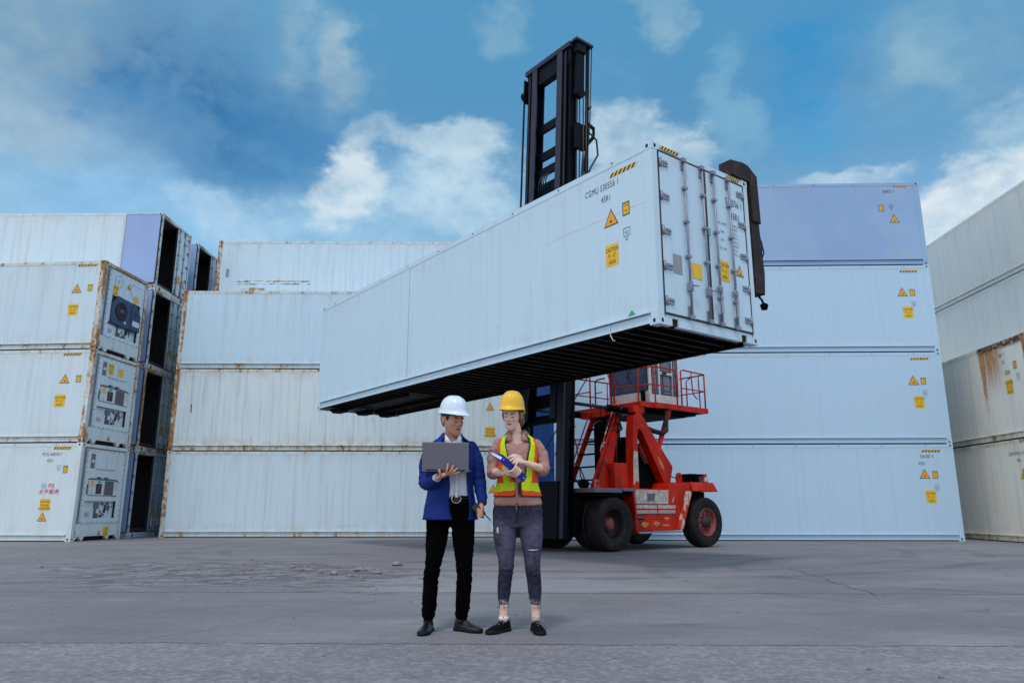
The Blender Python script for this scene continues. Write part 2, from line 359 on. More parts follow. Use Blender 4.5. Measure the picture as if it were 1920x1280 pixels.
# ------------------------------------------------------------------ ground
def ground_mat():
    m = bpy.data.materials.new('worn_concrete_yard'); m.use_nodes = True; nt = m.node_tree; nt.nodes.clear(); g = G(nt)
    p = g.new('ShaderNodeBsdfPrincipled'); o = g.new('ShaderNodeOutputMaterial'); nt.links.new(p.outputs[0], o.inputs[0])
    t = g.new('ShaderNodeTexCoord').outputs['Object']; x, y, z = g.xyz(t)
    n1 = g.noise(t, .35, 6, .6); n2 = g.noise(g.vmul(t, (.45, 1.2, 1)), 1.1, 7, .62, .4); n3 = g.noise(t, 16, 7, .7); n4 = g.noise(t, 70, 4, .65); n5 = g.noise(g.vmul(t, (.22, 1.6, 1), (4, 4, 0)), 1.3, 6, .6, .6)
    col = g.mix(g.ramp(n1, .32, .68), (.215, .206, .217), (.165, .156, .167))
    col = g.mix(g.m('MULTIPLY', g.ramp(n2, .46, .70), .55), col, (.145, .13, .15))
    col = g.mix(g.m('MULTIPLY', g.ramp(n2, .44, .30), .45), col, (.31, .30, .32))
    col = g.mix(g.m('MULTIPLY', g.ramp(n5, .58, .72), .5), col, (.085, .078, .095))
    wob = g.m('MULTIPLY', g.m('SUBTRACT', g.noise(g.vmul(t, (1, .0, 0)), 2.2, 5, .6), .5), .16)
    wf = g.m('MULTIPLY', g.m('SUBTRACT', g.noise(g.vmul(t, (1, .0, 0)), 14, 4, .6), .5), .05)
    yy = g.m('ADD', y, g.m('ADD', wob, wf)); yj = g.m('ADD', yy, g.m('MULTIPLY', x, .022))
    coarse = g.ramp(g.m('ADD', yj, g.m('MULTIPLY', g.m('SUBTRACT', n3, .5), .1)), 5.60, 5.56)
    # aggregate exposed in the old slab nearest the camera
    v = g.new('ShaderNodeTexVoronoi'); g.put(v.inputs['Vector'], t); v.inputs['Scale'].default_value = 27; v.inputs['Randomness'].default_value = 1.0; vc = g.xyz(v.outputs['Color'])[0]
    agg = g.ramp(v.outputs['Distance'], .55, .25)
    acol = g.mix(g.ramp(vc, .2, .95), (.16, .15, .17), (.46, .44, .47))
    acol = g.mix(g.ramp(n3, .45, .6), acol, (.22, .205, .23))
    col = g.mix(g.m('MULTIPLY', coarse, .30), col, acol)
    col = g.mix(g.m('MULTIPLY', g.ramp(n3, .50, .70), .40), col, (.10, .097, .115))
    col = g.mix(g.m('MULTIPLY', g.ramp(n4, .64, .74), g.m('ADD', .22, g.m('MULTIPLY', coarse, .35))), col, (.42, .42, .46))
    col = g.mix(g.m('MULTIPLY', g.ramp(n4, .36, .26), .45), col, (.05, .048, .058))
    n7 = g.noise(g.vmul(t, (1, 1, 1), (3, 8, 0)), 34, 5, .72); col = g.mix(g.m('MULTIPLY', g.ramp(n7, .56, .66), .55), col, (.085, .08, .09)); col = g.mix(g.m('MULTIPLY', g.ramp(n7, .42, .34), .45), col, (.36, .35, .37))
    v2 = g.new('ShaderNodeTexVoronoi'); g.put(v2.inputs['Vector'], g.vmul(t, (1, 1, 1), (.3, .7, 0))); v2.inputs['Scale'].default_value = 9; pit = g.m('MULTIPLY', g.ramp(v2.outputs['Distance'], .26, .10), g.ramp(g.noise(t, 3.1, 5, .6), .50, .62))
    col = g.mix(g.m('MULTIPLY', pit, g.m('ADD', .12, g.m('MULTIPLY', coarse, .55))), col, (.085, .078, .092))
    n6 = g.noise(g.vmul(t, (.6, 1.3, 1), (9, 1, 0)), 5.0, 7, .68); col = g.mix(g.m('MULTIPLY', g.ramp(n6, .52, .68), .42), col, (.135, .12, .14)); col = g.mix(g.m('MULTIPLY', g.ramp(n6, .42, .30), .4), col, (.32, .31, .33))
    def joint(c, at_, w):
        d = g.m('ABSOLUTE', g.m('SUBTRACT', yj, at_)); k = g.ramp(d, w, w * .2)
        k = g.m('MULTIPLY', k, g.ramp(g.noise(g.vmul(t, (1, .01, 0), (at_, 0, 0)), 3.0, 5, .7), .30, .5))
        return g.mix(g.m('MULTIPLY', k, .85), c, (.03, .026, .032)), k
    col, k1 = joint(col, 5.58, .016); col, k2 = joint(col, 8.86, .030); col, k3 = joint(col, 16.2, .05)
    def crack(c, ax, ay, bx, by, w):
        dx_, dy_ = bx - ax, by - ay; L = math.hypot(dx_, dy_); ux, uy = dx_ / L, dy_ / L
        rx = g.m('SUBTRACT', x, ax); ry = g.m('SUBTRACT', y, ay)
        al = g.m('ADD', g.m('MULTIPLY', rx, ux), g.m('MULTIPLY', ry, uy)); ac = g.m('ADD', g.m('SUBTRACT', g.m('MULTIPLY', rx, uy), g.m('MULTIPLY', ry, ux)), g.m('MULTIPLY', g.m('SUBTRACT', g.noise(t, 2.5, 5, .6), .5), .25))
        k = g.m('MULTIPLY', g.ramp(g.m('ABSOLUTE', ac), w, w * .2), g.m('MULTIPLY', g.m('GREATER_THAN', al, 0.0), g.m('LESS_THAN', al, L)))
        return g.mix(g.m('MULTIPLY', k, .75), c, (.05, .046, .055)), k
    col, c1 = crack(col, 4.07, 8.6, 4.5, 12.4, .018); col, c2 = crack(col, -2.8, 5.6, -1.3, 8.3, .010); col, c3 = crack(col, -8, 10.6, -3.0, 11.3, .05); col, c4 = crack(col, 3.9, 8.5, 6.2, 7.7, .012)
    # broken surface in the middle distance, left of the people
    ex = g.m('DIVIDE', g.m('ADD', x, 4.1), 3.6); ey = g.m('DIVIDE', g.m('SUBTRACT', y, g.m('SUBTRACT', 11.6, g.m('MULTIPLY', g.m('ADD', x, 4.1), .35))), 2.6)
    dd = g.m('SQRT', g.m('ADD', g.m('MULTIPLY', ex, ex), g.m('MULTIPLY', ey, ey)))
    pm = g.ramp(g.m('ADD', dd, g.m('MULTIPLY', g.m('SUBTRACT', n2, .5), 2.2)), 1.0, .70)
    rub = g.noise(g.vmul(t, (.7, 1.1, 1)), 3.0, 10, .74, .8)
    col = g.mix(g.m('MULTIPLY', pm, .5), col, g.mix(g.ramp(rub, .42, .56), (.055, .047, .055), (.33, .305, .33)))
    wx = g.m('ADD', x, g.m('MULTIPLY', g.m('SUBTRACT', n2, .5), 2.0)); wedge = g.m('MULTIPLY', g.m('MULTIPLY', g.ramp(wx, -2.2, -1.2), g.ramp(wx, 2.5, .8)), g.m('MULTIPLY', g.ramp(yj, 8.9, 9.0), g.ramp(y, 13.5, 10.5)))
    col = g.mix(g.m('MULTIPLY', wedge, .35), col, (.33, .325, .345))
    # faint tyre arcs
    for cx_, cy_, rr, w in ((7.0, 12.0, 3.4, .16), (7.2, 11.5, 5.0, .2), (1.5, 20, 9.3, .25), (1.2, 20, 8.2, .2), (-9, 18, 8.4, .22)):
        q = g.m('SQRT', g.m('ADD', g.m('POWER', g.m('SUBTRACT', x, cx_), 2.0), g.m('POWER', g.m('SUBTRACT', y, cy_), 2.0)))
        k = g.m('MULTIPLY', g.ramp(g.m('ABSOLUTE', g.m('SUBTRACT', q, rr)), w, w * .4), g.ramp(n2, .38, .6))
        col = g.mix(g.m('MULTIPLY', k, .42), col, (.07, .065, .08))
    g.put(p.inputs['Base Color'], col); g.put(p.inputs['Roughness'], g.m('ADD', .62, g.m('MULTIPLY', n3, .25))); p.inputs['Specular IOR Level'].default_value = .3
    h = g.m('ADD', g.m('MULTIPLY', n3, .35), g.m('MULTIPLY', n4, g.m('ADD', .08, g.m('MULTIPLY', coarse, .25))))
    h = g.m('ADD', h, g.m('MULTIPLY', g.m('MULTIPLY', rub, pm), 5.0)); h = g.m('SUBTRACT', h, g.m('MULTIPLY', g.m('ADD', k1, g.m('ADD', k2, g.m('ADD', c1, c3))), 1.2))
    g.put(p.inputs['Normal'], g.bump(h, .8, .018))
    return m
mg = MB(); GM = ground_mat()
N = 24; ext = 900.0
xs = [-ext, -200, -60] + [-40 + 80 * i / N for i in range(N + 1)] + [60, 200, ext]
ys = [-ext, -200, -40] + [-20 + 80 * i / N for i in range(N + 1)] + [100, 300, ext]
gv = [(a, b, 0) for b in ys for a in xs]; nx = len(xs)
mg.add(gv, [(j * nx + i, j * nx + i + 1, (j + 1) * nx + i + 1, (j + 1) * nx + i) for j in range(len(ys) - 1) for i in range(nx - 1)], GM)
structure(mg.obj('ground'))
# loose stones on the broken concrete
random.seed(4); ms = MB(); SM = mat('broken_concrete', (.24, .225, .24), .9, var=.6, vscale=12)
def stone(x, y, r):
    v = []; f = []; rings, seg = 4, 6; sx, sy, sz = r * random.uniform(.7, 1.5), r * random.uniform(.7, 1.5), r * random.uniform(.35, .7)
    for i in range(rings + 1):
        tt = math.pi * i / rings
        for k in range(seg):
            a = 2 * math.pi * k / seg; q = random.uniform(.75, 1.2)
            v.append((x + sx * math.sin(tt) * math.cos(a) * q, y + sy * math.sin(tt) * math.sin(a) * q, sz * .6 - sz * math.cos(tt)))
    for i in range(rings):
        for k in range(seg): f.append((i * seg + k, i * seg + (k + 1) % seg, (i + 1) * seg + (k + 1) % seg, (i + 1) * seg + k))
    ms.add(v, f, SM)
for i in range(320):
    a = random.gauss(0, 1); b = random.gauss(0, 1); x = -3.6 + a * 1.6; y = 11.6 - a * .5 + b * 1.0
    stone(x, y, random.choice((.008, .012, .015, .02, .028)) * random.uniform(.6, 1.2))
for x, y, r in ((-2.35, 11.9, .10), (-2.0, 11.4, .08), (-1.95, 13.0, .09), (-2.6, 11.2, .06), (-2.9, 11.6, .05), (-3.6, 12.6, .06), (-2.3, 10.9, .05)): stone(x, y, r)
for i in range(240): stone(random.uniform(-7, 8), random.uniform(4, 16), random.choice((.005, .007, .01, .014)))
st = ms.obj('loose_stones'); st['kind'] = 'stuff'; st['label'] = 'small chips of broken concrete strewn over the yard'
# ------------------------------------------------------------------ refrigerated containers (local: x from -L to 0, y 0..W, z 0..H; the marked end is x = 0)
CL, CW, CH = 12.192, 2.438, 2.896
WI = .006                                            # side wall stands this far inside the frame
_mc = {}
def shared(key, fn):
    if key not in _mc: _mc[key] = fn()
    return _mc[key]
def frame_part(key, fn, name, root, color):
    o = link(name, shared(key, fn), root); o.color = color; return o
def post_mesh(x0, x1, y0, y1):
    def f():
        b = MB(); b.box(x0, x1, y0, y1, .118, CH - .118, M['frame'])
        return b.mesh('corner_post')
    return f
def casting_mesh(ix, iy, iz):
    def f():
        b = MB(); x0 = -CL - .004 if ix else -.174; y0 = CW - .158 if iy else -.004; z0 = CH - .118 if iz else 0
        x1, y1 = x0 + .178, y0 + .162; b.box(x0, x1, y0, y1, z0, z0 + .118, M['frame'])
        cx, cy, cz = (x0 + x1) / 2, (y0 + y1) / 2, z0 + .059
        ys = y1 + .002 if iy else y0 - .002; xs_ = x0 - .002 if ix else x1 + .002
        ring = [(math.cos(a) * .036, math.sin(a) * .022) for a in [2 * math.pi * k / 12 for k in range(12)]]
        ring = [(u * .72, w * 1.55) for u, w in ring]
        b.poly([(cx + u, ys, cz + w) for u, w in ring], M['hole']); b.poly([(xs_, cy + u, cz + w) for u, w in ring], M['hole'])
        return b.mesh('corner_casting')
    return f
def side_rail_mesh(y, top):
    def f():
        b = MB(); s = 1 if y else -1; yo = CW if y else 0
        if top:
            b.box(-CL + .174, -.174, yo - .07 if y else yo, yo if y else yo + .07, CH - .118, CH - .014, M['frame'])
            for k in range(9): b.lathe([(0, 0), (.014, 0), (.014, .006), (0, .006)], (-CL + .8 + k * 1.32, yo + (.004 if s > 0 else -.010), CH - .06), 'y', M['seam'], 8)
        else:
            b.box(-CL + .174, -.174, yo - .08 if y else yo - .004, yo + .004 if y else yo + .08, .03, .165, M['frame'])
            yy = (yo + .003, yo + .012) if y else (yo - .012, yo - .003)
            b.box(-CL + .174, -.174, yo - .05, yo + .0 if y else yo - .0, .176, .20, M['frame'])
            b.box(-CL + .18, -.18, yo - .04 if y else yo - .0045, yo + .0045 if y else yo + .04, .1655, .1755, M['seam'])
            for k in range(12): b.lathe([(0, 0), (.013, 0), (.013, .008), (0, .008)], (-CL + .5 + k * 1.02, yo + (.003 if s > 0 else -.011), .187), 'y', M['seam'], 8)
        return b.mesh('side_rail')
    return f
def body_mesh(hollow, deck):
    def f():
        b = MB(); w = M['wall']; x0, x1, y0, y1, z0, z1 = -CL + .10, -.10, WI, CW - WI, .20, CH - .03
        if not hollow:
            b.box(x0, x1, y0, y1, z0, z1, w)
        else:
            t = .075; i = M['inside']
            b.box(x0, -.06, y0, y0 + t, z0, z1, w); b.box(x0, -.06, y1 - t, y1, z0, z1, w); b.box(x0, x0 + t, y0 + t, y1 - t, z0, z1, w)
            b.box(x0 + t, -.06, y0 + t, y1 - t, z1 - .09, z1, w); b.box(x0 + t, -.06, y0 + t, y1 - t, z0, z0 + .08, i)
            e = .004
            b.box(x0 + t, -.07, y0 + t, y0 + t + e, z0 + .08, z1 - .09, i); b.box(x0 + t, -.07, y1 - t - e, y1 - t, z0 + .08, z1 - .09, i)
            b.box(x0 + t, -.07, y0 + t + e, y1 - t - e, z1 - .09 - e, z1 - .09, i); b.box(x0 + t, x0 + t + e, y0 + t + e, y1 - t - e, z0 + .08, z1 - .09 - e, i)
        return b.mesh('wall')
    return f
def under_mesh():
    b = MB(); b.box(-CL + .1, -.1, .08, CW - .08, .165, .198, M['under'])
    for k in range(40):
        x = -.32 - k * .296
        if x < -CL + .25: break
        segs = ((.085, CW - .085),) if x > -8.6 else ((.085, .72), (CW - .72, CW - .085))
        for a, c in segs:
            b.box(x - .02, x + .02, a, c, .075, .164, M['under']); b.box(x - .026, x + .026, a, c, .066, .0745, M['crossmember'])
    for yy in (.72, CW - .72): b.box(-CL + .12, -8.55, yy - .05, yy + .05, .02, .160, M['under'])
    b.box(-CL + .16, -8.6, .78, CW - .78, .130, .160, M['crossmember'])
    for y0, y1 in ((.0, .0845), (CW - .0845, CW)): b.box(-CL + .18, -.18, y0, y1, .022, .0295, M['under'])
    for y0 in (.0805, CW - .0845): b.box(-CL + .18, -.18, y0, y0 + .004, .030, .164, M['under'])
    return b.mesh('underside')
def hazard(b, x0, x1, z, h, y=None, x=None):         # striped strip on the side (y given) or the end (x given)
    n = 6; P = (lambda a, c, d: (a, y - d, c)) if y is not None else (lambda a, c, d: (x + d, a, c))
    b.poly([P(x0, z, .003), P(x1, z, .003), P(x1 + (h * .5 if y is not None else 0), z + h, .003), P(x0 + (h * .5 if y is not None else 0), z + h, .003)], M['yellow'])
    w = (x1 - x0) / n; sk = h * .8
    for k in range(n):
        a = x0 + k * w
        b.poly([P(a, z, .005), P(a + w * .46, z, .005), P(a + w * .46 + sk, z + h, .005), P(a + sk, z + h, .005)], M['black'])
def sticker_parts(root, face, items, color):
    """face 'side' = the y=0 wall, 'end' = the x=0 end (coordinate runs along y)"""
    if face == 'side': P = lambda a, c, d: (a, WI - d, c); U = (1, 0, 0)
    elif face == 'rail': P = lambda a, c, d: (a, 0 - d, c); U = (1, 0, 0)
    else: P = lambda a, c, d: (face[1] + d, a, c); U = (0, 1, 0)
    for it in items:
        k = it[0]; b = MB()
        if k == 'serial':
            _, a, z, h, txt, al = it; b.text(txt, P(a, z, .003), U, (0, 0, 1), h, M['print'], .66, al); nm = 'serial_lettering'
        elif k == 'text':
            _, a, z, h, txt, m, cond, al, sh = it; b.text(txt, P(a, z, .004), U, (0, 0, 1), h, M[m], cond, al, sh, .012 if m == 'red' else 0); nm = 'lettering'
        elif k == 'tri':
            _, a, z, s = it; h = s * .92
            b.poly([P(a - s * .5, z - h / 2, .003), P(a + s * .5, z - h / 2, .003), P(a, z + h / 2, .003)], M['black'])
            q = .84; zc = z - h / 2 + h / 3
            b.poly([P(a - s * .5 * q, zc - h / 3 * q, .005), P(a + s * .5 * q, zc - h / 3 * q, .005), P(a, zc + h * 2 / 3 * q, .005)], M['amber'])
            b.poly([P(a - s * .10, zc - .035, .007), P(a - s * .02, zc + .0, .007), P(a + s * .1, zc - .02, .007), P(a + s * .03, zc - .05, .007)], M['print']); nm = 'warning_triangle'
        elif k == 'caution':
            _, a, z, w, h, lines = it
            b.poly([P(a - w / 2, z - h / 2, .003), P(a + w / 2, z - h / 2, .003), P(a + w / 2, z + h / 2, .003), P(a - w / 2, z + h / 2, .003)], M['yellow'])
            for i, l in enumerate(lines): b.text(l, P(a, z + h * (.17 - .29 * i), .006), U, (0, 0, 1), h * .19, M['black'], .64 * w / .30, 'CENTER')
            nm = 'caution_sticker'
        elif k == 'small':
            _, a, z, w, h = it
            b.poly([P(a - w / 2, z - h / 2, .003), P(a + w / 2, z - h / 2, .003), P(a + w / 2, z + h / 2, .003), P(a - w / 2, z + h / 2, .003)], M['yellow'])
            t = .008
            for (p0, p1, q0, q1) in ((-.5, .5, -.5, -.5 + t / h * 2), (-.5, .5, .5 - t / h * 2, .5), (-.5, -.5 + t / w * 2, -.46, .46), (.5 - t / w * 2, .5, -.46, .46)):
                b.poly([P(a + w * p0, z + h * q0, .005), P(a + w * p1, z + h * q0, .005), P(a + w * p1, z + h * q1, .005), P(a + w * p0, z + h * q1, .005)], M['black'])
            b.text('2.9m', P(a, z + h * .16, .006), U, (0, 0, 1), h * .2, M['black'], .62, 'CENTER'); b.text("9'6", P(a, z - h * .26, .006), U, (0, 0, 1), h * .2, M['black'], .62, 'CENTER'); nm = 'height_sticker'
        elif k == 'uic':
            _, a, z, w, txt = it; h = w; t = .012
            for (p0, p1, q0, q1) in ((-.5, .5, -.5, -.44), (-.5, .5, .44, .5), (-.5, -.44, -.44, .44), (.44, .5, -.44, .44)):
                b.poly([P(a + w * p0, z + h * q0, .003), P(a + w * p1, z + h * q0, .003), P(a + w * p1, z + h * q1, .003), P(a + w * p0, z + h * q1, .003)], M['print'])
            b.text('ic', P(a, z - h * .26, .003), U, (0, 0, 1), h * .55, M['print'], .95, 'CENTER'); b.text(txt, P(a, z - h * 1.0, .003), U, (0, 0, 1), h * .36, M['print'], .8, 'CENTER'); nm = 'approval_mark'
        elif k == 'hazard':
            _, a0, a1, z, h = it
            if face == 'side' or face == 'rail': hazard(b, a0, a1, z, h, y=WI if face == 'side' else -.0005)
            else: hazard(b, a0, a1, z, h, x=face[1])
            nm = 'hazard_stripe'
        elif k == 'plate':
            _, a, z, w, h, m = it; b.poly([P(a - w / 2, z - h / 2, .003), P(a + w / 2, z - h / 2, .003), P(a + w / 2, z + h / 2, .003), P(a - w / 2, z + h / 2, .003)], M[m]); nm = 'label_plate'
        o = b.obj(nm, root); o.color = color
def hinge_mesh(y, s, z):
    b = MB(); st = M['steel']
    b.box(.006, .030, min(y, y + s * .155), max(y, y + s * .155), z - .045, z + .045, st)
    b.lathe([(0, -.075), (.019, -.075), (.019, .075), (0, .075)], (.024, y - s * .012, z), 'z', st, 10)
    for q in (.05, .095, .135): b.lathe([(0, 0), (.011, 0), (.011, .008), (0, .008)], (.030, y + s * q, z), 'x', M['seam'], 8)
    return b
def rod_mesh(y, fancy, s):
    b = MB(); st = M['steel']
    b.tube([(.052, y, .23), (.052, y, CH - .12)], .0185, st, 10)
    for z in (.62, 1.15, 1.72, 2.28): b.box(.012, .076, y - .042, y + .042, z - .02, z + .02, st)
    for z0, z1 in ((.18, .36), (CH - .30, CH - .10)):
        b.box(.012, .030, y - .045, y + .045, z0, z1, st); b.obox((.06, y, (z0 + z1) / 2 + (-.08 if z0 < 1 else .06)), (1, 0, 0), (0, 1, 0), (0, 0, 1), .02, .04, .03, st)
    if fancy:
        b.beam((.075, y, .75), (.085, y + s * .02, .36), .035, .014, st); b.box(.03, .08, y + s * .02 - .03, y + s * .02 + .05, .72, .80, st)
        b.tube([(.09, y + s * .03, .82), (.09, y + s * .07, .78), (.09, y + s * .06, .68)], .010, st, 6)
    else:
        b.beam((.085, y - .01, .68), (.085, y - s * -.16, .70), .034, .014, st); b.box(.03, .085, y - .04, y + .03, .63, .74, st)
    return b
def door_leaf(root, y0, y1, s, name, color, rods, marks=None, seal=True):
    """closed door leaf in the x=0 opening; s = +1 hinged at y0, -1 hinged at y1"""
    b = MB(); b.box(-.055, .008, y0, y1, .19, CH - .135, M['wall'])
    d = b.obj(name, root, bevel=.006); d.color = color
    b = MB(); t = .022
    b.box(-.05, .0115, y0 - t, y0, .165, CH - .11, M['seam']); b.box(-.05, .0115, y1, y1 + t, .165, CH - .11, M['seam']); b.box(-.05, .0115, y0, y1, .165, .19, M['seam']); b.box(-.05, .0115, y0, y1, CH - .135, CH - .11, M['seam'])
    b.obj('seal', d)
    for z in (.37, .91, 1.47, 2.03, 2.58):
        hinge_mesh(y0 + .03 if s > 0 else y1 - .03, s, z).obj('hinge', d)
    for y, fa in rods: rod_mesh(y, fa, s).obj('lock_rod', d)
    return d
def end_frame(root, color, sill=True):
    b = MB(); fr = M['frame']; b.box(-.09, -.004, .16, CW - .16, CH - .108, CH - .006, fr); o = b.obj('header_rail', root); o.color = color
    b = MB()
    if sill:
        for a, c in ((.16, .30), (.44, CW - .44), (CW - .30, CW - .16)): b.box(-.09, -.004, a, c, .0, .16, fr)
        b.box(-.08, -.03, .30, .44, .02, .16, M['hole']); b.box(-.08, -.03, CW - .44, CW - .30, .02, .16, M['hole']); b.box(-.09, -.004, .30, .44, .118, .16, fr); b.box(-.09, -.004, CW - .44, CW - .30, .118, .16, fr)
    o = b.obj('door_sill', root); o.color = color
def reefer_unit(root, color, kind):
    """refrigeration machinery filling the x=0 end"""
    P0 = .004
    b = MB(); w = M['wall']; x = -.03
    # face plate with two openings, butted strips
    Y0, Y1, Z0, Z1 = .30, CW - .18, .50, 2.74
    cav = (.44, 2.02, .66, 1.18); pan = (.50, 2.0, 1.33, 1.84)
    if kind == 'blue': cav = (.44, 2.1, .62, 1.0); pan = (.52, 2.12, 1.0, 1.92)
    b.box(x, 0, Y0, Y1, Z0, cav[2], w); b.box(x, 0, Y0, Y1, cav[3], pan[2], w); b.box(x, 0, Y0, Y1, pan[3], Z1, w)
    b.box(x, 0, Y0, cav[0], cav[2], cav[3], w); b.box(x, 0, cav[1], Y1, cav[2], cav[3], w); b.box(x, 0, Y0, pan[0], pan[2], pan[3], w); b.box(x, 0, pan[1], Y1, pan[2], pan[3], w)
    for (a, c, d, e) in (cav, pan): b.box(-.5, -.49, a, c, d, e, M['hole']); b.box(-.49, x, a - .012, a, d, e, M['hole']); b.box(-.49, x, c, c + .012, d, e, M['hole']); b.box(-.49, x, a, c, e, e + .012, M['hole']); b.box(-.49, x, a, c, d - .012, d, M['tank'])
    fp = b.obj('face_plate', root); fp.color = color
    b = MB()
    for k in range(14):
        z = Z0 + .06 + k * (Z1 - Z0 - .12) / 13
        for y in (Y0 + .035, Y1 - .035): b.lathe([(0, 0), (.016, 0), (.012, .008), (0, .008)], (0, y, z), 'x', M['seam'], 8)
    for k in range(8):
        y = Y0 + .12 + k * (Y1 - Y0 - .24) / 7
        for z in (Z0 + .035, Z1 - .035): b.lathe([(0, 0), (.016, 0), (.012, .008), (0, .008)], (0, y, z), 'x', M['seam'], 8)
    b.box(.0, .002, Y0 + .0, Y0 + .007, Z0, Z1, M['seam']); b.box(0, .002, Y0 + .007, Y1, Z0, Z0 + .007, M['seam'])
    b.obj('bolt', fp)
    # lower apron with the forked feet
    b = MB(); fr = M['frame']
    b.box(-.10, -.002, .16, CW - .16, .30, .50, fr); b.box(-.08, .012, .2, CW - .2, .13, .36, fr)
    for y in (.48, 1.72): b.prism([(y - .13, .13), (y + .13, .13), (y + .05, .012), (y - .02, .012)], 'x', -.08, .008, fr)
    b.prism([(.155, .118), (.33, .13), (.155, .0)], 'x', -.09, -.002, fr); b.prism([(CW - .155, .118), (CW - .33, .13), (CW - .155, .0)], 'x', -.09, -.002, fr)
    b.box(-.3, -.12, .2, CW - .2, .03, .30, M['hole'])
    o = b.obj('apron', root); o.color = (color[0] * .6, color[1], color[2], color[3])
    # machinery
    if kind == 'blue':
        b = MB(); bl = M['unitblue']
        b.prism([(.52, 1.12), (.52, 1.62), (.80, 1.94), (1.55, 1.90), (1.56, .98), (.58, 1.0)], 'x', -.30, .05, bl); b.prism([(1.58, .98), (1.58, 1.84), (1.86, 1.84), (2.1, 1.56), (2.1, 1.0)], 'x', -.3, .06, bl)
        mo = b.obj('machinery_housing', root, bevel=.012)
        b = MB(); b.lathe([(.30, 0), (.30, .02), (.25, .02), (.24, -.0), (0, .0)], (.051, 1.02, 1.46), 'x', M['hole'], 28); b.lathe([(.07, 0), (.07, .03), (0, .035)], (.052, 1.02, 1.46), 'x', M['tank'], 16)
        for k in range(4): b.lathe([(.10 + k * .045, .018), (.104 + k * .045, .024), (.108 + k * .045, .018)], (.052, 1.02, 1.46), 'x', M['tank'], 24)
        b.obj('fan', mo)
        b = MB(); b.box(.06, .064, 1.66, 2.05, 1.14, 1.32, M['unitwhite']); b.box(.06, .064, 1.72, 1.86, 1.48, 1.62, M['black']); b.box(.05, .054, 1.22, 1.32, 1.10, 1.18, M['unitwhite']); b.obj('nameplate', mo)
    else:
        b = MB(); u = M['unitwhite']
        b.box(-.2, .012, pan[0] + .03, 1.28, pan[2] + .02, pan[3] - .03, u); b.box(-.2, .008, 1.30, 1.78, pan[2] + .02, pan[3] - .03, u); b.box(-.2, .012, 1.80, pan[1] - .02, pan[2] + .02, pan[3] - .03, u)
        mo = b.obj('control_panel', root, bevel=.008)
        b = MB(); b.box(.0125, .02, .88, 1.15, 1.40, 1.70, M['black']); b.box(.02, .022, .96, 1.05, 1.58, 1.64, M['tank']); b.box(.02, .022, .95, 1.0, 1.47, 1.52, M['red']); b.box(.0125, .016, .95, 1.08, 1.725, 1.79, M['green']); b.box(.0125, .016, .60, .74, 1.62, 1.79, M['yellow']); b.obj('display', mo)
        b = MB(); b.box(.0085, .012, 1.31, 1.76, 1.36, 1.80, M['grille'])
        for k in range(22): b.box(.012, .018, 1.315, 1.755, 1.37 + k * .0195, 1.376 + k * .0195, M['tank'])
        b.obj('grille', mo)
        b = MB()
        for y in (.9, 1.25): b.box(.0, .05, y, y + .14, 1.87, 1.90, M['black'])
        b.tube([(.01, .5, 1.85), (.02, 1.0, 1.865), (.02, 1.8, 1.85), (.02, 2.0, 1.76)], .008, M['black'], 6); b.tube([(.01, .47, 1.68), (.03, .44, 1.55), (.01, .46, 1.38)], .012, M['black'], 6)
        b.obj('latch', mo)
    zb = .66 if kind != 'blue' else .62
    b = MB(); b.box(-.30, -.035, .46, .96, zb, zb + .30, M['unitwhite'])
    for k in range(5): b.box(-.0345, -.03, .54, .76, zb + .05 + k * .03, zb + .06 + k * .03, M['tank'])
    b.obj('condenser_box', root)
    b = MB(); b.lathe([(0, 0), (.13, 0), (.145, .03), (.145, .40), (.12, .46), (0, .48)], (-.16, 1.14, zb), 'z', M['tank'], 20); b.box(-.018, -.008, 1.06, 1.20, zb + .15, zb + .28, M['unitwhite']); b.obj('compressor', root)
    b = MB(); random.seed(3)
    for k in range(13):
        y, z = random.uniform(1.32, 1.95), random.uniform(zb + .05, zb + .42); pts = [(-.12 + random.uniform(-.05, .06), y, z)]
        for q in range(3): pts.append((-.12 + random.uniform(-.05, .07), min(2.0, max(1.3, pts[-1][1] + random.uniform(-.2, .2))), min(zb + .46, max(zb, pts[-1][2] + random.uniform(-.2, .2)))))
        b.tube(pts, random.choice((.010, .014, .022)), random.choice((M['tank'], M['steel'], M['black'])), 6)
    for k in range(7): b.ell((-.10, random.uniform(1.3, 1.95), random.uniform(zb + .06, zb + .4)), (.05, .05, .045), random.choice((M['tank'], M['greyplate'], M['black'], M['black'])), 10, 6)
    b.obj('piping', root)
    b = MB(); b.lathe([(0, 0), (.10, 0), (.10, .3), (0, .3)], (-.28, .62, zb + .40), 'y', M['steel'], 14); b.obj('receiver_tank', root)
    # upper access panel, vent dial
    b = MB()
    if kind == 'blue':
        for yc in (.78,):
            for a in range(28):
                t0 = 2 * math.pi * a / 28; b.beam((.003, yc + .21 * math.cos(t0), 2.42 + .21 * math.sin(t0)), (.003, yc + .21 * math.cos(t0 + .2), 2.42 + .21 * math.sin(t0 + .2)), .012, .004, M['print'])
            for a in range(3): b.beam((.003, yc, 2.42), (.003, yc + .09 * math.cos(a * 2.1 + .5), 2.42 + .09 * math.sin(a * 2.1 + .5)), .016, .004, M['print'])
        for p0, p1 in (((1.55, 2.55), (2.05, 2.52)), ((1.55, 2.55), (1.45, 2.3)), ((1.45, 2.3), (1.6, 2.08)), ((1.6, 2.08), (2.02, 2.06))): b.beam((.003, *p0), (.003, *p1), .010, .004, M['print'])
    else:
        b.box(.0, .006, .50, .70, 2.16, 2.60, M['grille']); b.box(.006, .009, .53, .67, 2.34, 2.42, M['unitwhite'])
        b.box(.0, .008, .78, 1.78, 2.14, 2.60, M['wall'])
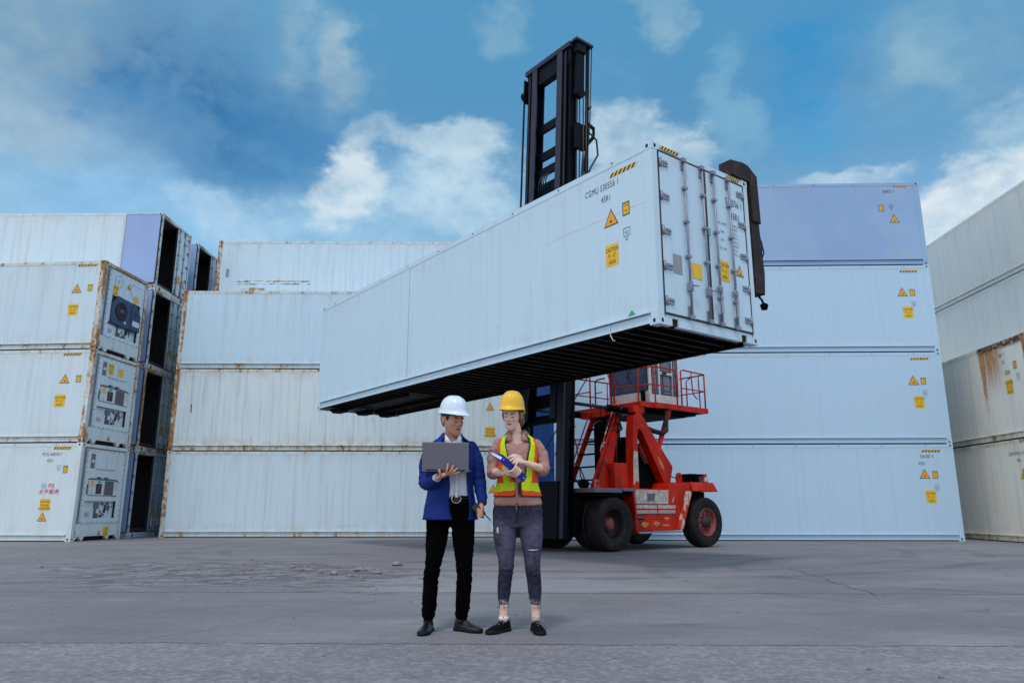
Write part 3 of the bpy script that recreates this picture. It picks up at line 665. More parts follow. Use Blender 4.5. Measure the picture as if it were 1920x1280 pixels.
        for k in range(6): b.box(.008, .016, .84 + k * .16, .90 + k * .16, 2.12, 2.16, M['steel'])
        b.box(.008, .010, 1.27, 1.276, 2.16, 2.58, M['print'])
    o = b.obj('access_panel', root); o.color = color
def container(label, loc, rz, color, end='plain', z=0.0, marks=(), rail=(), endmarks=(), group='white refrigerated containers stacked in the yard', under=False, far='plain', name='refrigerated_container', hatch=None):
    root = thing(name, label, 'container', (loc[0], loc[1], z), rz, group); c = color
    opened = end == 'open'
    o = frame_part(('body', opened), body_mesh(opened, 0), 'wall', root, c)
    for ix in (0, 1):
        for iy in (0, 1):
            x0 = -CL if ix else -.155; y0 = CW - .13 if iy else 0
            frame_part(('post', ix, iy), post_mesh(x0, x0 + .155, y0, y0 + .13), 'corner_post', root, c)
            for iz in (0, 1): frame_part(('cast', ix, iy, iz), casting_mesh(ix, iy, iz), 'corner_casting', root, c)
    for iy in (0, 1):
        for t in (0, 1): frame_part(('rail', iy, t), side_rail_mesh(iy, t), 'side_rail', root, (c[0] * .74, c[1], (c[2] * 1.7 + .13 * t) % 1, c[3]))
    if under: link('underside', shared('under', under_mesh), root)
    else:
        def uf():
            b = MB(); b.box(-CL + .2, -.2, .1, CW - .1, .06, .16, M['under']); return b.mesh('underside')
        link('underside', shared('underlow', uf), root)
    def fe():
        b = MB(); b.box(-CL + .004, -CL + .09, .16, CW - .16, CH - .108, CH - .006, M['frame']); b.box(-CL + .004, -CL + .09, .16, CW - .16, 0, .19, M['frame']); return b.mesh('end_frame')
    frame_part(('farend',), fe, 'end_frame', root, c)
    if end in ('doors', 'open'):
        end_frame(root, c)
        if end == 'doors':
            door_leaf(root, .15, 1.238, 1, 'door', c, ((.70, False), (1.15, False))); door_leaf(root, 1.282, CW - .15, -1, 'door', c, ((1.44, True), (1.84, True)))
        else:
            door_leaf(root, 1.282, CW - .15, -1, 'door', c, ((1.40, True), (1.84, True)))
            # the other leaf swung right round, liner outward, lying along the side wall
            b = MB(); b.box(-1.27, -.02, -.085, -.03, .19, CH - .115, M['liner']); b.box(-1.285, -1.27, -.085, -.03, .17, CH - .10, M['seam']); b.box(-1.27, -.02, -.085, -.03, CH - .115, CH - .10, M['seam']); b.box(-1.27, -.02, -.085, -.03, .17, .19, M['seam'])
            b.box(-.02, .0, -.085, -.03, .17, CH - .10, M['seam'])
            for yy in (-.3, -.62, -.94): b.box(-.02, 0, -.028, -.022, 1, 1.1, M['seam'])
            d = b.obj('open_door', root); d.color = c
            b = MB()
            for zz in (.37, .91, 1.47, 2.03, 2.58): b.box(-.03, .02, -.03, .05, zz - .05, zz + .05, M['steel'])
            b.obj('hinge', d)
    elif end in ('white', 'blue'):
        def hd():
            b = MB(); b.box(-.09, -.004, .16, CW - .16, CH - .108, CH - .006, M['frame']); return b.mesh('header_rail')
        frame_part(('hd',), hd, 'header_rail', root, c); reefer_unit(root, c, end)
    else:
        def pe():
            b = MB(); b.box(-.09, -.004, .16, CW - .16, CH - .108, CH - .006, M['frame']); b.box(-.09, -.004, .16, CW - .16, 0, .19, M['frame']); return b.mesh('end_frame')
        frame_part(('plainend',), pe, 'end_frame', root, c)
    sticker_parts(root, 'side', marks, c); sticker_parts(root, 'rail', rail, c); sticker_parts(root, ('end', .012), endmarks, c)
    return root
H0 = CH
CA = ('CAUTION', "9' - 6\"", 'HIGH')
def std(serial=None, x=0.0, tri=True, size='45R1', uic=True, caut=True, small=True, hz=True):
    m = []
    if hz: m.append(('hazard', -.97 + x, -.40 + x, 2.64, .07))
    if serial: m += [('serial', -.62 + x, 2.46, .105, serial, 'RIGHT')] + ([('serial', -.99 + x, 2.25, .105, size, 'CENTER')] if size else [])
    if tri: m.append(('tri', -.95 + x, 1.99, .33))
    if small: m.append(('small', -.64 + x, 1.96, .16, .22))
    if uic: m.append(('uic', -.63 + x, 1.60, .13, '67'))
    if caut: m.append(('caution', -.84 + x, 1.30, .30, .38, CA))
    return m
c4 = lambda rust, dirt, seed, cream: (rust, dirt, seed, 0.0 if cream < 0 else .14 if cream in (.10, .05, .0) else .2 + .8 * cream)
# right hand wall of boxes: four high
RX, RY, RR = 13.5773, 22.757, -.0281
gR = 'clean white containers of the four high stack behind the red lift truck'
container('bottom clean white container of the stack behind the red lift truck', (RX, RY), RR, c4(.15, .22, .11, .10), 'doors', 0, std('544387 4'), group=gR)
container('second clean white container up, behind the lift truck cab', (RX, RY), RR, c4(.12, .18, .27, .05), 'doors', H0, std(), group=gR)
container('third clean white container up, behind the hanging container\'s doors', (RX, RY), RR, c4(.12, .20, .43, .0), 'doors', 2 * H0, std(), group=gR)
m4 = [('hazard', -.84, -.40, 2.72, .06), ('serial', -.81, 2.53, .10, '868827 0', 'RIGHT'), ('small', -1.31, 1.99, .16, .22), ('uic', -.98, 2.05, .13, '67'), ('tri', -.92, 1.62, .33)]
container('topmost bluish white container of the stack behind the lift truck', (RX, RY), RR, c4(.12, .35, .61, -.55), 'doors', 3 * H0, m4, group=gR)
# left hand wall: three high
LX, LY, LR = -11.9431 + CL, 25.645 + .1426, .0117
gL = 'rust edged white containers stacked left of the lift truck'
LM = [('tri', -1.02, 1.56, .30), ('caution', -1.02, .66, .34, .36, ('CAUTION', "9'6 HIGH", 'CONTAINER')), ('uic', -1.1, 2.15, .12, '67'), ('plate', -5.1, 1.13, .18, .24, 'unitwhite')]
container('bottom rust edged container of the stack behind the two people', (LX, LY), LR, c4(.80, .55, .19, .26), 'doors', 0, [('serial', -.72, 2.58, .11, '902561 3', 'RIGHT'), ('serial', -1.0, 2.34, .11, '45R1', 'CENTER'), ('tri', -.9, 1.62, .32), ('text', -6.2, .34, .07, 'Carry No Fuel Only', 'unitwhite', .75, 'LEFT', 0)], group=gL)
container('middle rust edged container with brown stained seams, behind the hanging container', (LX, LY), LR, c4(.98, .95, .33, .45), 'doors', H0, LM + [('plate', -11.52, 1.49, .035, .30, 'black')], group=gL)
container('top rust edged container of the front left wall, smooth sided', (LX, LY), LR, c4(.88, .5, .57, .08), 'doors', 2 * H0, [('plate', -11.5, 1.35, .36, .5, 'greyplate')] if 0 else [], group=gL)
# the row behind it, four high: only the top box shows
BX, BY = -11.93 + CL, 28.40
gb = 'containers of the rear row hidden behind the rust edged wall'
for k in range(3): container('hidden white container of the rear row behind the rust edged wall', (BX, BY), LR, c4(.5, .5, .77, .2), 'doors', k * H0, (), group=gb)
l2 = container('white container with rusty side scrapes, highest in the rear row left of centre', (BX, BY), LR, c4(.85, .60, .83, .22), 'doors', 3 * H0, [('plate', -11.75, 1.52, .14, .35, 'greyplate')])
b = MB(); random.seed(8)
SCR = mat('rusty_scrape', (.50, .40, .24), .7, var=.8, vscale=7, second=(.26, .12, .04))
for x0, x1, z, dz, n in ((-11.4, -8.4, 1.18, .03, 26), (-11.4, -8.4, 1.07, .02, 18), (-11.3, -10.2, .84, .05, 12), (-10.0, -9.4, .78, .03, 5), (-11.9, -11.5, .35, .03, 6)):
    for k in range(n):
        a = random.uniform(x0, x1); l = random.uniform(.08, .4); q = z + random.gauss(0, dz * .5); h = random.uniform(.008, .03)
        e = .0015 + .0001 * k; b.poly([(a, WI - e, q - h), (a + l * .5, WI - e, q - h * 1.3), (min(a + l, x1), WI - e, q - h * .4), (min(a + l, x1), WI - e, q + h * .6), (a + l * .4, WI - e, q + h)], SCR)
b.obj('scraped_patch', l2)
# near left stack: three high, machinery ends toward the yard
AX, AY, AR = -12.98, 22.306, -.0801
gA = 'containers of the near left stack with refrigeration units'
pil = [('hazard', -.48, -.08, 2.66, .07), ('serial', -.59, 2.50, .10, 'PCIU 608504 7', 'RIGHT'), ('serial', -.95, 2.31, .10, '45R1', 'CENTER'), ('uic', -.66, 2.16, .12, '70'), ('small', -.44, 2.10, .14, .22),
       ('plate', -1.05, 1.61, .16, .13, 'greyblue'), ('text', -.93, 1.555, .125, 'PIL', 'red', .95, 'LEFT', .25), ('text', -1.19, 1.385, .11, '太平船务', 'red', .98, 'LEFT', .1),
       ('caution', -.94, 1.06, .32, .34, ('CAUTION', "9'6 HIGH", 'CONTAINER')), ('tri', -.97, .72, .30)]
eA = [('tri', 1.28, .23, .17), ('caution', 1.62, .26, .27, .27, ('2.9m', "9'6", 'HIGH'))]
container('bottom near left container bearing the red shipping line name', (AX, AY), AR, c4(.50, .40, .07, .40), 'white', 0, [m for m in pil if m[0] != 'hazard'], [('hazard', -.90, -.36, 2.70, .075)], eA, gA)
mA2 = [('tri', -.85, 1.97, .33), ('small', -.40, 1.96, .16, .22), ('caution', -.92, 1.28, .34, .38, CA)]
container('middle near left container with white refrigeration unit and two yellow labels above it', (AX, AY), AR, c4(.78, .45, .37, .36), 'white', H0, mA2, [('hazard', -1.0, -.42, 2.70, .075)], [('tri', 1.2, .25, .2), ('caution', .92, 2.42, .26, .34, CA), ('plate', 1.45, 2.38, .24, .26, 'yellow')], gA)
container('top near left container with the dark blue fan unit in its end', (AX, AY), AR, c4(.88, .5, .71, .28), 'blue', 2 * H0, [('tri', -.86, 1.98, .33), ('small', -.42, 1.99, .15, .22), ('caution', -.9, 1.28, .33, .36, CA)], [('hazard', -.92, -.30, 2.71, .065)], [('caution', .66, 2.08, .24, .36, CA), ('tri', 1.35, 2.42, .22), ('plate', 1.80, 2.06, .22, .26, 'yellow')], gA)
# stack with open doors behind it, and one more behind that
OX, OY, OR = -12.86, 25.32, -.012
gB = 'containers standing with one door open left of the rusty wall'
oem = lambda: [('hazard', .18, .62, CH - .095, .07), ('text', 1.52, 1.72, .075, 'MAX. GR', 'print', .6, 'CENTER', 0), ('text', 1.52, 1.55, .075, 'TARE', 'print', .6, 'CENTER', 0), ('text', 1.52, 1.38, .075, 'PAYLOAD', 'print', .6, 'CENTER', 0), ('text', 1.52, 1.21, .075, 'CU. CAP', 'print', .6, 'CENTER', 0), ('caution', 1.60, .80, .28, .32, CA), ('tri', 2.05, .72, .26), ('serial', 2.22, 2.30, .10, '774108 2', 'RIGHT')]
for k, (lab, col) in enumerate((('bottom open door container in the slot between the two left stacks', c4(.5, .5, .21, .1)), ('second open door container up, orange rust on its door post', c4(.85, .6, .47, .2)), ('third open door container up, behind the blue fan unit', c4(.6, .5, .63, .2)), ('topmost open door container with its pale lavender door folded against the side', c4(.62, .6, .91, .36)))):
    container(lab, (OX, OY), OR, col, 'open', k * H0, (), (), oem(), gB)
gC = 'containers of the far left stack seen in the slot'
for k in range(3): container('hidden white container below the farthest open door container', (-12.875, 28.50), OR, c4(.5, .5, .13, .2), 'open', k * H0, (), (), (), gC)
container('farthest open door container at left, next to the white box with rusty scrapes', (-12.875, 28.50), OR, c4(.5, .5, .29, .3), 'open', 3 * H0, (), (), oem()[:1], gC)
# right edge: two rusty boxes in front, a cleaner pair above and behind
dD = R(-93)
D1 = (14.4 + .0524 * .1, 20.1)
gD = 'cream weathered containers at the right edge of the yard'
d1a = container('bottom cream container at the right edge of the photo', D1, dD, c4(.86, .5, .17, 1.0), 'doors', 0, [('serial', -.80, 2.44, .10, 'CGMU 492251 4', 'RIGHT'), ('serial', -1.05, 2.24, .10, '45R1', 'CENTER'), ('tri', -.93, 1.92, .33), ('caution', -.83, 1.22, .30, .40, CA), ('plate', -4.62, 1.86, .25, 1.0, 'black')], group=gD)
d1b = container('cream container with an orange rust stain running down its side', D1, dD, c4(.9, .45, .39, 1.0), 'doors', H0, [('serial', -1.0, 2.42, .10, '8861 7', 'RIGHT'), ('serial', -1.12, 2.2, .10, '45', 'CENTER'), ('caution', -.98, 1.50, .32, .42, CA), ('small', -.60, 2.08, .15, .22), ('uic', -.52, 1.75, .15, '67'), ('small', -.98, 1.92, .22, .10), ('plate', -4.62, 1.6, .2, .9, 'black')], group=gD)
b = MB(); b.poly([(-2.34, WI - .002, .2), (-.16, WI - .002, .2), (-.16, WI - .002, 2.778), (-2.34, WI - .002, 2.778)], M['ruststain']); b.poly([(-2.34, -.0025, 2.778), (-.18, -.0025, 2.778), (-.18, -.0025, 2.88), (-2.34, -.0025, 2.88)], M['ruststain'])
b.obj('rust_stain', d1b)
D2 = (16.9, 20.0); d2r = R(-92)
gE = 'upper containers standing behind the rusty pair at right'
for k in range(2): container('hidden container behind the rusty pair at the right edge', D2, d2r, c4(.5, .5, .53, .6), 'doors', k * H0, (), group='hidden containers at the right edge')
d2c = container('pale container whose upper half shows above the rust stained one', D2, d2r, c4(.4, .35, .59, .7), 'doors', 2 * H0, (), group=gE)
b = MB()
for p, q in (((-2.0, .5), (-2.0, 1.3)), ((-2.0, 1.3), (-.9, 1.35)), ((-.9, 1.35), (-.9, .5))): b.beam((p[0], .010, p[1]), (q[0], .010, q[1]), .03, .01, SCR)
b.obj('repair_patch_edge', d2c)
container('highest container at the right edge against the sky', D2, d2r, c4(.5, .4, .67, .75), 'doors', 3 * H0, (), group=gE)
# blue boxes far behind, seen through the lift mast
def blue_box(label, x, y, z, rz):
    root = thing('shipping_container', label, 'container', (x, y, z), rz, 'blue containers far behind the mast')
    b = MB()                                        # corrugated side
    n = 44; pts = []
    for k in range(n):
        a = -CL + .12 + k * (CL - .24) / n; d = (CL - .24) / n
        pts += [(a, .01), (a + d * .28, .01), (a + d * .5, .045), (a + d * .78, .045)]
    pts += [(-.12, .01), (-.12, CW - .02), (-CL + .12, CW - .02)]
    b.prism(pts, 'z', .12, CH - .1, M['bluebox']); b.obj('wall', root)
    b = MB()
    for x0 in (-CL, -.14):
        for y0 in (0, CW - .14): b.box(x0, x0 + .14, y0, y0 + .14, 0, CH, M['bluebox'])
    b.obj('corner_post', root)
    b = MB()
    for y0 in (-.004, CW - .08):
        for z0 in (.0, CH - .1): b.box(-CL + .14, -.14, y0, y0 + .08, z0, z0 + .1, M['bluebox'])
    b.obj('side_rail', root)
    b = MB(); b.box(-.06, -.006, .15, CW - .15, .12, CH - .1, M['bluebox']); b.obj('door', root)
    return root
blue_box('lowest blue container far behind the mast', 9.0, 36.0, 0, .0); blue_box('middle blue container far behind the mast', 9.0, 36.0, CH, 0); blue_box('topmost blue container far behind the mast', 9.0, 36.0, 2 * CH, 0)
# ------------------------------------------------------------------ the container hanging from the lift truck
SX, SY, SZ, SR = 2.1346, 10.316, 3.5657, R(-52.3)
sm = [('hazard', -.90, -.34, 2.60, .07), ('serial', -.70, 2.44, .11, 'CGMU 530556 1', 'RIGHT'), ('serial', -1.0, 2.23, .105, '45R1', 'CENTER'), ('tri', -.90, 1.93, .32), ('small', -.57, 1.97, .15, .22), ('uic', -.57, 1.58, .14, '67'), ('caution', -.90, 1.29, .28, .36, CA), ('plate', -6.9, .0, .01, .01, 'unitwhite')][:-1]
em = [('hazard', .20, .62, CH - .085, .06), ('hazard', 1.86, 2.20, CH - .085, .06), ('plate', .47, .99, .20, .30, 'greyplate'), ('plate', .93, .97, .24, .25, 'yellow'), ('caution', 1.63, 1.12, .25, .34, CA), ('tri', 2.05, 1.20, .21),
      ('serial', 2.24, 2.32, .12, '530556 1', 'RIGHT'), ('serial', 2.02, 2.08, .12, '45R1', 'CENTER')]
for i, (a, v) in enumerate((('MAX. GROSS', ('34000 kg', '74960 lb')), ('TARE', ('4610 kg', '10160 lb')), ('NET', ('29390 kg', '64800 lb')), ('CU. CAP', ('67.2 m³', '2374 cu.ft')))):
    z = 1.92 - i * .145
    em.append(('text', 1.64, z, .042, a, 'print', .72, 'CENTER', 0))
    for j, t in enumerate(v): em.append(('text', 1.92, z + .03 - j * .07, .036, t, 'print', .72, 'LEFT', 0))
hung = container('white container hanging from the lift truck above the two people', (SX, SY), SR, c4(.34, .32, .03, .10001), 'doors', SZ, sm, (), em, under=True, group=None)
b = MB(); b.box(-7.345, -7.33, WI - .002, WI, .21, CH - .12, M['greyplate']); b.obj('wall_joint', hung); b = MB(); b.box(-2.7, -.16, WI - .002, WI, 1.945, 1.972, M['unitwhite']); b.obj('repair_tape', hung)
b = MB(); b.poly([(-.62, WI - .003, .215), (-.44, WI - .003, .215), (-.53, WI - .003, .31)], M['green']); b.obj('green_sticker', hung)
b = MB(); b.box(.02, .06, 1.20, 1.27, 1.63, 1.74, M['steel']); b.box(.06, .063, 1.205, 1.235, 1.65, 1.74, M['green']); b.obj('door_seal_tag', hung)
b = MB(); b.tube([(-.98, -.012, .20), (-.985, -.022, .08), (-.96, -.02, -.02), (-.93, -.01, -.09), (-.90, .01, -.10)], .008, M['unitwhite'], 6); b.obj('hanging_strap', hung)
# drip of the underside tabs at the far end
b = MB()
for yy in (.30, 1.05, 1.75): b.prism([(-CL + .10, .02), (-CL + .9, .02), (-CL + .8, -.10), (-CL + .35, -.10)], 'y', yy, yy + .22, M['under'])
b.obj('skid', hung)
# ------------------------------------------------------------------ the red lift truck (local: x to the viewer's right, y backward, z up)
M['tred'] = mat('worn_red_paint', (.54, .015, .004), .5, var=.8, vscale=2.6, stretch=(1, 1, .5), second=(.36, .13, .07), lo=.60, hi=.76, spec=.2)
M['tredworn'] = mat('red_paint_rubbed_to_primer', (.58, .02, .007), .55, spec=.2, var=.5, vscale=2.6, second=(.52, .46, .38), lo=.47, hi=.58, stretch=(1, 1, .6))
M['cream_worn'] = mat('bare_primer_panel', (.50, .48, .42), .6, var=.8, vscale=7, second=(.36, .05, .025), lo=.58, hi=.68)
M['mast'] = mat('mast_black_blue_paint', (.0015, .0025, .008), .55, var=.5, vscale=2, bump=.05, spec=.10)
M['mastedge'] = mat('mast_rubbed_edge', (.006, .009, .032), .6, 0, var=.6, vscale=2.5)
M['chain'] = mat('greased_chain', (.018, .017, .022), .4, .5, var=.6, vscale=30)
M['hose'] = mat('rubber_hose', (.004, .004, .006), .5)
M['tyre'] = mat('tyre_rubber', (.010, .0085, .010), .75, var=.6, vscale=4, spec=.25, second=(.030, .025, .027), lo=.5, hi=.75, bump=.2, bscale=14)
M['hub'] = mat('wheel_hub_red', (.34, .05, .045), .55, var=.8, vscale=9, second=(.06, .02, .02), lo=.45, hi=.62)
M['rimdark'] = mat('rim_dark', (.012, .010, .012), .6)
M['deck'] = mat('fender_deck_grey', (.13, .12, .17), .5, var=.6, vscale=5, second=(.34, .06, .06), lo=.56, hi=.66)
M['engine'] = mat('engine_black', (.002, .002, .0025), .8, spec=.06)
M['cabwhite'] = mat('cab_white_paint', (.62, .64, .66), .45, var=.3, vscale=2.4, second=(.40, .36, .28), lo=.70, hi=.8)
M['glass'] = mat('cab_glass', (.045, .06, .115), .08, spec=.9)
M['chrome'] = mat('step_steel', (.42, .40, .42), .45, .5, var=.7, vscale=20)
M['armbrown'] = mat('spreader_dark_brown', (.026, .018, .019), .65, var=.7, vscale=3.5, spec=.2, second=(.055, .032, .028), lo=.52, hi=.66, bump=.1)
T = thing('lift_truck', 'red container lift truck with tall black mast and white cab, holding up a container', 'forklift', (-1.87, 15.5, 0), R(-52.3))
def part(b, name, parent=T, bevel=0.0): return b.obj(name, parent, bevel=bevel)
# --- wheels
def wheel(x0, x1, y, rad, name, outer, dual_gap=False):
    """tyre from x0 to x1, outer side toward +x when outer is 1"""
    b = MB(); w = (x1 - x0); e = rad; cx = (x0 + x1) / 2
    prof = [(e * .56, -w * .44), (e * .70, -w * .49), (e * .86, -w * .5), (e * .955, -w * .46), (e * .99, -w * .36), (e, -w * .15), (e, w * .15), (e * .99, w * .36), (e * .955, w * .46), (e * .86, w * .5), (e * .845, w * .492), (e * .83, w * .5), (e * .70, w * .49), (e * .685, w * .482), (e * .56, w * .44)]
    b.lathe(prof, (cx, y, rad), 'x', M['tyre'], 44)
    t = part(b, 'tyre', None)
    b = MB(); so = 1 if outer > 0 else -1
    if name == 'drive':
        b.lathe([(e * .57, w * .44 * so), (e * .545, w * .40 * so), (e * .52, w * .1 * so), (e * .5, -w * .3 * so), (0, -w * .32 * so)], (cx, y, rad), 'x', M['rimdark'], 32)
        b.lathe([(.17, -w * .3 * so), (.165, -w * .1 * so), (.12, w * .12 * so), (.05, w * .14 * so), (0, w * .14 * so)], (cx, y, rad), 'x', M['hub'], 20)
        for k in range(8):
            a = 2 * math.pi * k / 8; b.ell((cx - w * .08 * so, y + math.cos(a) * .13, rad + math.sin(a) * .13), (.03, .018, .018), M['hub'], 8, 5)
    else:
        b.lathe([(e * .57, w * .44 * so), (e * .56, w * .47 * so), (e * .52, w * .45 * so), (e * .48, w * .22 * so), (e * .40, w * .16 * so), (e * .34, w * .26 * so), (0, w * .26 * so)], (cx, y, rad), 'x', M['hub'], 32)
        b.lathe([(e * .24, w * .26 * so), (e * .22, w * .40 * so), (0, w * .42 * so)], (cx, y, rad), 'x', M['rimdark'], 18)
        for k in range(10):
            a = 2 * math.pi * k / 10; b.ell((cx + w * .27 * so, y + math.cos(a) * e * .31, rad + math.sin(a) * e * .31), (.03, .024, .024), M['rimdark'], 8, 5)
    rm = part(b, 'rim', None)
    wh = bpy.data.objects.new('wheel', None); COL.objects.link(wh); wh.parent = T
    for o in (t, rm): o.parent = wh
FY, FR_, RY_, RR_ = 4.25, .605, 7.58, .615
for x0, x1, o in ((.98, 1.37, 1), (.54, .93, 1), (-1.37, -.98, -1), (-.93, -.54, -1)): wheel(x0, x1, FY, FR_, 'drive', o)
for x0, x1, o in ((.95, 1.35, 1), (-1.35, -.95, -1)): wheel(x0, x1, RY_, RR_, 'steer', o)
b = MB(); b.tube([(-1.0, FY, FR_), (1.0, FY, FR_)], .17, M['engine'], 14); b.ell((0, FY, FR_), (.3, .32, .32), M['engine']); part(b, 'front_axle')
b = MB(); b.tube([(-.95, RY_, RR_), (.95, RY_, RR_)], .11, M['engine'], 12); b.box(-.4, .4, RY_ - .2, RY_ + .2, .5, .9, M['engine']); part(b, 'rear_axle', bevel=.02)
b = MB(); b.box(-.50, .50, 3.95, 8.0, .70, 1.34, M['engine']); b.box(-.9, .9, 5.0, 6.5, .5, .7, M['engine']); part(b, 'chassis', bevel=.02)
# --- side bodies
for s in (1, -1):
    q = lambda a, c: (min(s * a, s * c), max(s * a, s * c))
    b = MB(); b.prism([(4.93, 1.40), (5.02, .44), (6.62, .44), (6.66, .60), (7.02, 1.38), (7.02, 1.56), (6.30, 1.56), (6.22, 1.40)], 'x', *q(.52, 1.28), M['tred']); o = part(b, 'side_body', bevel=.02)
    b = MB(); b.prism([(4.955, 1.385), (4.985, 1.06), (6.16, 1.06), (6.20, 1.385)], 'x', *q(1.2805, 1.288), M['cream_worn']); b.prism([(5.42, 1.30), (5.42, 1.12), (5.66, 1.12), (5.72, 1.30)], 'x', *q(1.2885, 1.292), M['deck']); part(b, 'worn_panel', o)
    b = MB(); b.box(*q(1.2805, 1.30), 4.99, 6.42, .95, 1.03, M['cream_worn']); b.box(*q(1.2805, 1.30), 5.0, 6.40, .835, .915, M['chrome']); b.box(*q(1.2805, 1.296), 5.0, 6.42, .918, .946, M['tred']); b.box(*q(1.3005, 1.312), 5.745, 5.775, .83, 1.04, M['tred']); part(b, 'fuel_tank_strap', o)
    b = MB(); b.prism([(6.42, .46), (6.62, .46), (7.02, 1.37), (6.84, 1.37), (6.50, .62)], 'x', *q(1.2805, 1.35), M['tredworn']); part(b, 'rear_guard', o, .012)
    b = MB(); b.prism([(4.88, 1.40), (4.98, .40), (5.03, .40), (4.95, 1.40)], 'x', *q(.96, 1.34), M['tred']); part(b, 'mud_flap', o)
    b = MB(); b.box(*q(1.0, 1.36), 5.03, 6.55, .385, .425, M['chrome'])
    for k in range(34): b.box(*q(1.361, 1.372), 5.05 + k * .044, 5.075 + k * .044, .38, .415, M['chrome'])
    part(b, 'side_step', o)
    b = MB(); b.box(*q(1.281, 1.30), 5.06, 5.30, .735, .755, M['deck']); b.prism([(5.06, .73), (5.30, .73), (5.24, .68), (5.10, .68)], 'x', *q(1.281, 1.287), M['hole']); part(b, 'door_handle', o)
    RUB = M['amberrub'] = M.get('amberrub') or mat('rubbed_paint_scuff', (.55, .24, .05), .55, var=.4, vscale=9, second=(.46, .03, .01), lo=.48, hi=.62)
    b = MB()
    for yy, zz, l, hh in ((5.32, .585, .26, .055), (5.72, .60, .24, .05), (6.1, .72, .2, .03), (6.05, .56, .3, .022)):
        ring = [(yy + l / 2 * math.cos(2 * math.pi * k / 16) * (1 + .2 * math.sin(k * 2.3)), zz + hh * math.sin(2 * math.pi * k / 16) * (1 + .3 * math.sin(k * 1.7))) for k in range(16)]
        b.poly([(s * 1.2825, a, c) for a, c in ring], RUB)
    b.poly([(s * 1.2825, 6.30, 1.10), (s * 1.2825, 6.36, 1.10), (s * 1.2825, 6.42, 1.28)], M['cream_worn'])
    part(b, 'paint_scuff', o)
    b = MB(); b.box(*q(.50, 1.38), 3.62, 4.50, 1.30, 1.40, M['deck']); b.box(*q(.50, 1.40), 4.5005, 4.94, 1.335, 1.405, M['deck']); b.box(*q(.5, 1.30), 3.75, 4.9, 1.22, 1.2995, M['engine']); part(b, 'fender', bevel=.008)
    # A shaped side frame carrying the cab
    if s < 0:
        b = MB(); b.box(-.98, -.80, 6.55, 6.75, 1.405, 3.30, M['tred']); part(b, 'cab_post', bevel=.01); continue
    outer = [(5.30, 1.405), (5.34, 2.80), (5.40, 3.16), (5.50, 3.26), (5.66, 3.26), (5.80, 3.10), (6.00, 2.84), (6.76, 1.98), (6.60, 1.405)]
    inner = [(5.50, 1.42), (5.50, 2.72), (5.52, 2.82), (5.56, 2.86), (5.61, 2.86), (5.66, 2.82), (5.72, 2.72), (6.40, 1.60), (6.36, 1.42)]
    b = MB(); b.ringprism(outer, inner, 'x', *q(.74, .98), M['tred']); fr = part(b, 'side_frame', bevel=.015)
    b = MB(); b.prism([(5.305, 1.50), (5.325, 2.15), (5.36, 2.32), (5.49, 2.30), (5.49, 1.55), (5.42, 1.62)], 'x', *q(.9805, .984), M['cream_worn'])
    ring = [(6.32 + .05 * math.cos(2 * math.pi * k / 12) + .10 * math.sin(2 * math.pi * k / 12), 2.05 - .16 * math.sin(2 * math.pi * k / 12)) for k in range(12)]
    b.poly([(s * .9825, a, c) for a, c in ring], RUB); part(b, 'bare_primer', fr)
    b = MB(); b.prism([(6.20, 2.50), (6.36, 2.72), (7.30, 1.62), (7.20, 1.41), (6.98, 1.41)], 'x', .30, .36, M['tred']); part(b, 'inner_gusset', fr, .008)
b = MB(); n_ = 9
outer = [(-.40, 1.41), (-.40, 3.20), (-.33, 3.26), (-.2, 3.28), (-.07, 3.28), (.06, 3.28), (.18, 3.26), (.26, 3.20), (.26, 1.41)]
inner = [(-.17, 1.42), (-.17, 2.55), (-.155, 2.66), (-.12, 2.75), (-.07, 2.79), (-.02, 2.75), (.01, 2.66), (.03, 2.55), (.03, 1.42)]
b.ringprism(outer, inner, 'y', 5.36, 5.44, M['engine']); part(b, 'front_portal')  # plate coloured black for the shadow it stands in
# --- rear counterweight with lamp box and lifting eye
b = MB(); b.prism([(-1.36, 1.37), (1.36, 1.37), (1.28, 1.60), (-1.28, 1.60)], 'y', 7.05, 7.98, M['tredworn' if 0 else 'tred']); b.prism([(-1.33, 1.37), (1.33, 1.37), (1.20, 1.575), (-1.20, 1.575)], 'y', 7.981, 8.10, M['tred']); b.box(-.8, .8, 7.1, 8.2, .75, 1.3695, M['engine']); cw = part(b, 'counterweight', bevel=.02)
b = MB(); b.box(-1.2, 1.18, 6.35, 7.045, 1.565, 1.585, M['tred']); part(b, 'rear_deck', cw)
b = MB(); b.prism([(7.20, 1.605), (7.92, 1.605), (7.86, 1.80), (7.24, 1.80)], 'x', .70, .74, M['tred']); b.box(.74, 1.12, 7.22, 7.32, 1.605, 1.78, M['engine']); b.prism([(7.72, 1.605), (7.92, 1.605), (7.86, 1.79), (7.72, 1.79)], 'x', .74, 1.16, M['tred']); b.box(.7, 1.16, 7.22, 7.9, 1.795, 1.815, M['engine']); lb = part(b, 'lamp_box', cw, .006)
b = MB(); b.lathe([(0, 0), (.075, .01), (.085, .05), (.085, .12), (0, .12)], (1.02, 7.50, 1.695), 'x', M['engine'], 18); b.box(1.05, 1.12, 7.62, 7.72, 1.61, 1.76, M['bluebox']); b.box(1.1605, 1.165, 7.78, 7.86, 1.63, 1.74, M['unitwhite']); part(b, 'work_lamp', lb)
b = MB()
ring_o = [(7.0 + .09 * math.cos(math.pi * k / 8), 1.75 + .09 * math.sin(math.pi * k / 8)) for k in range(9)] + [(6.91, 1.60), (7.0, 1.60), (7.09, 1.60)]
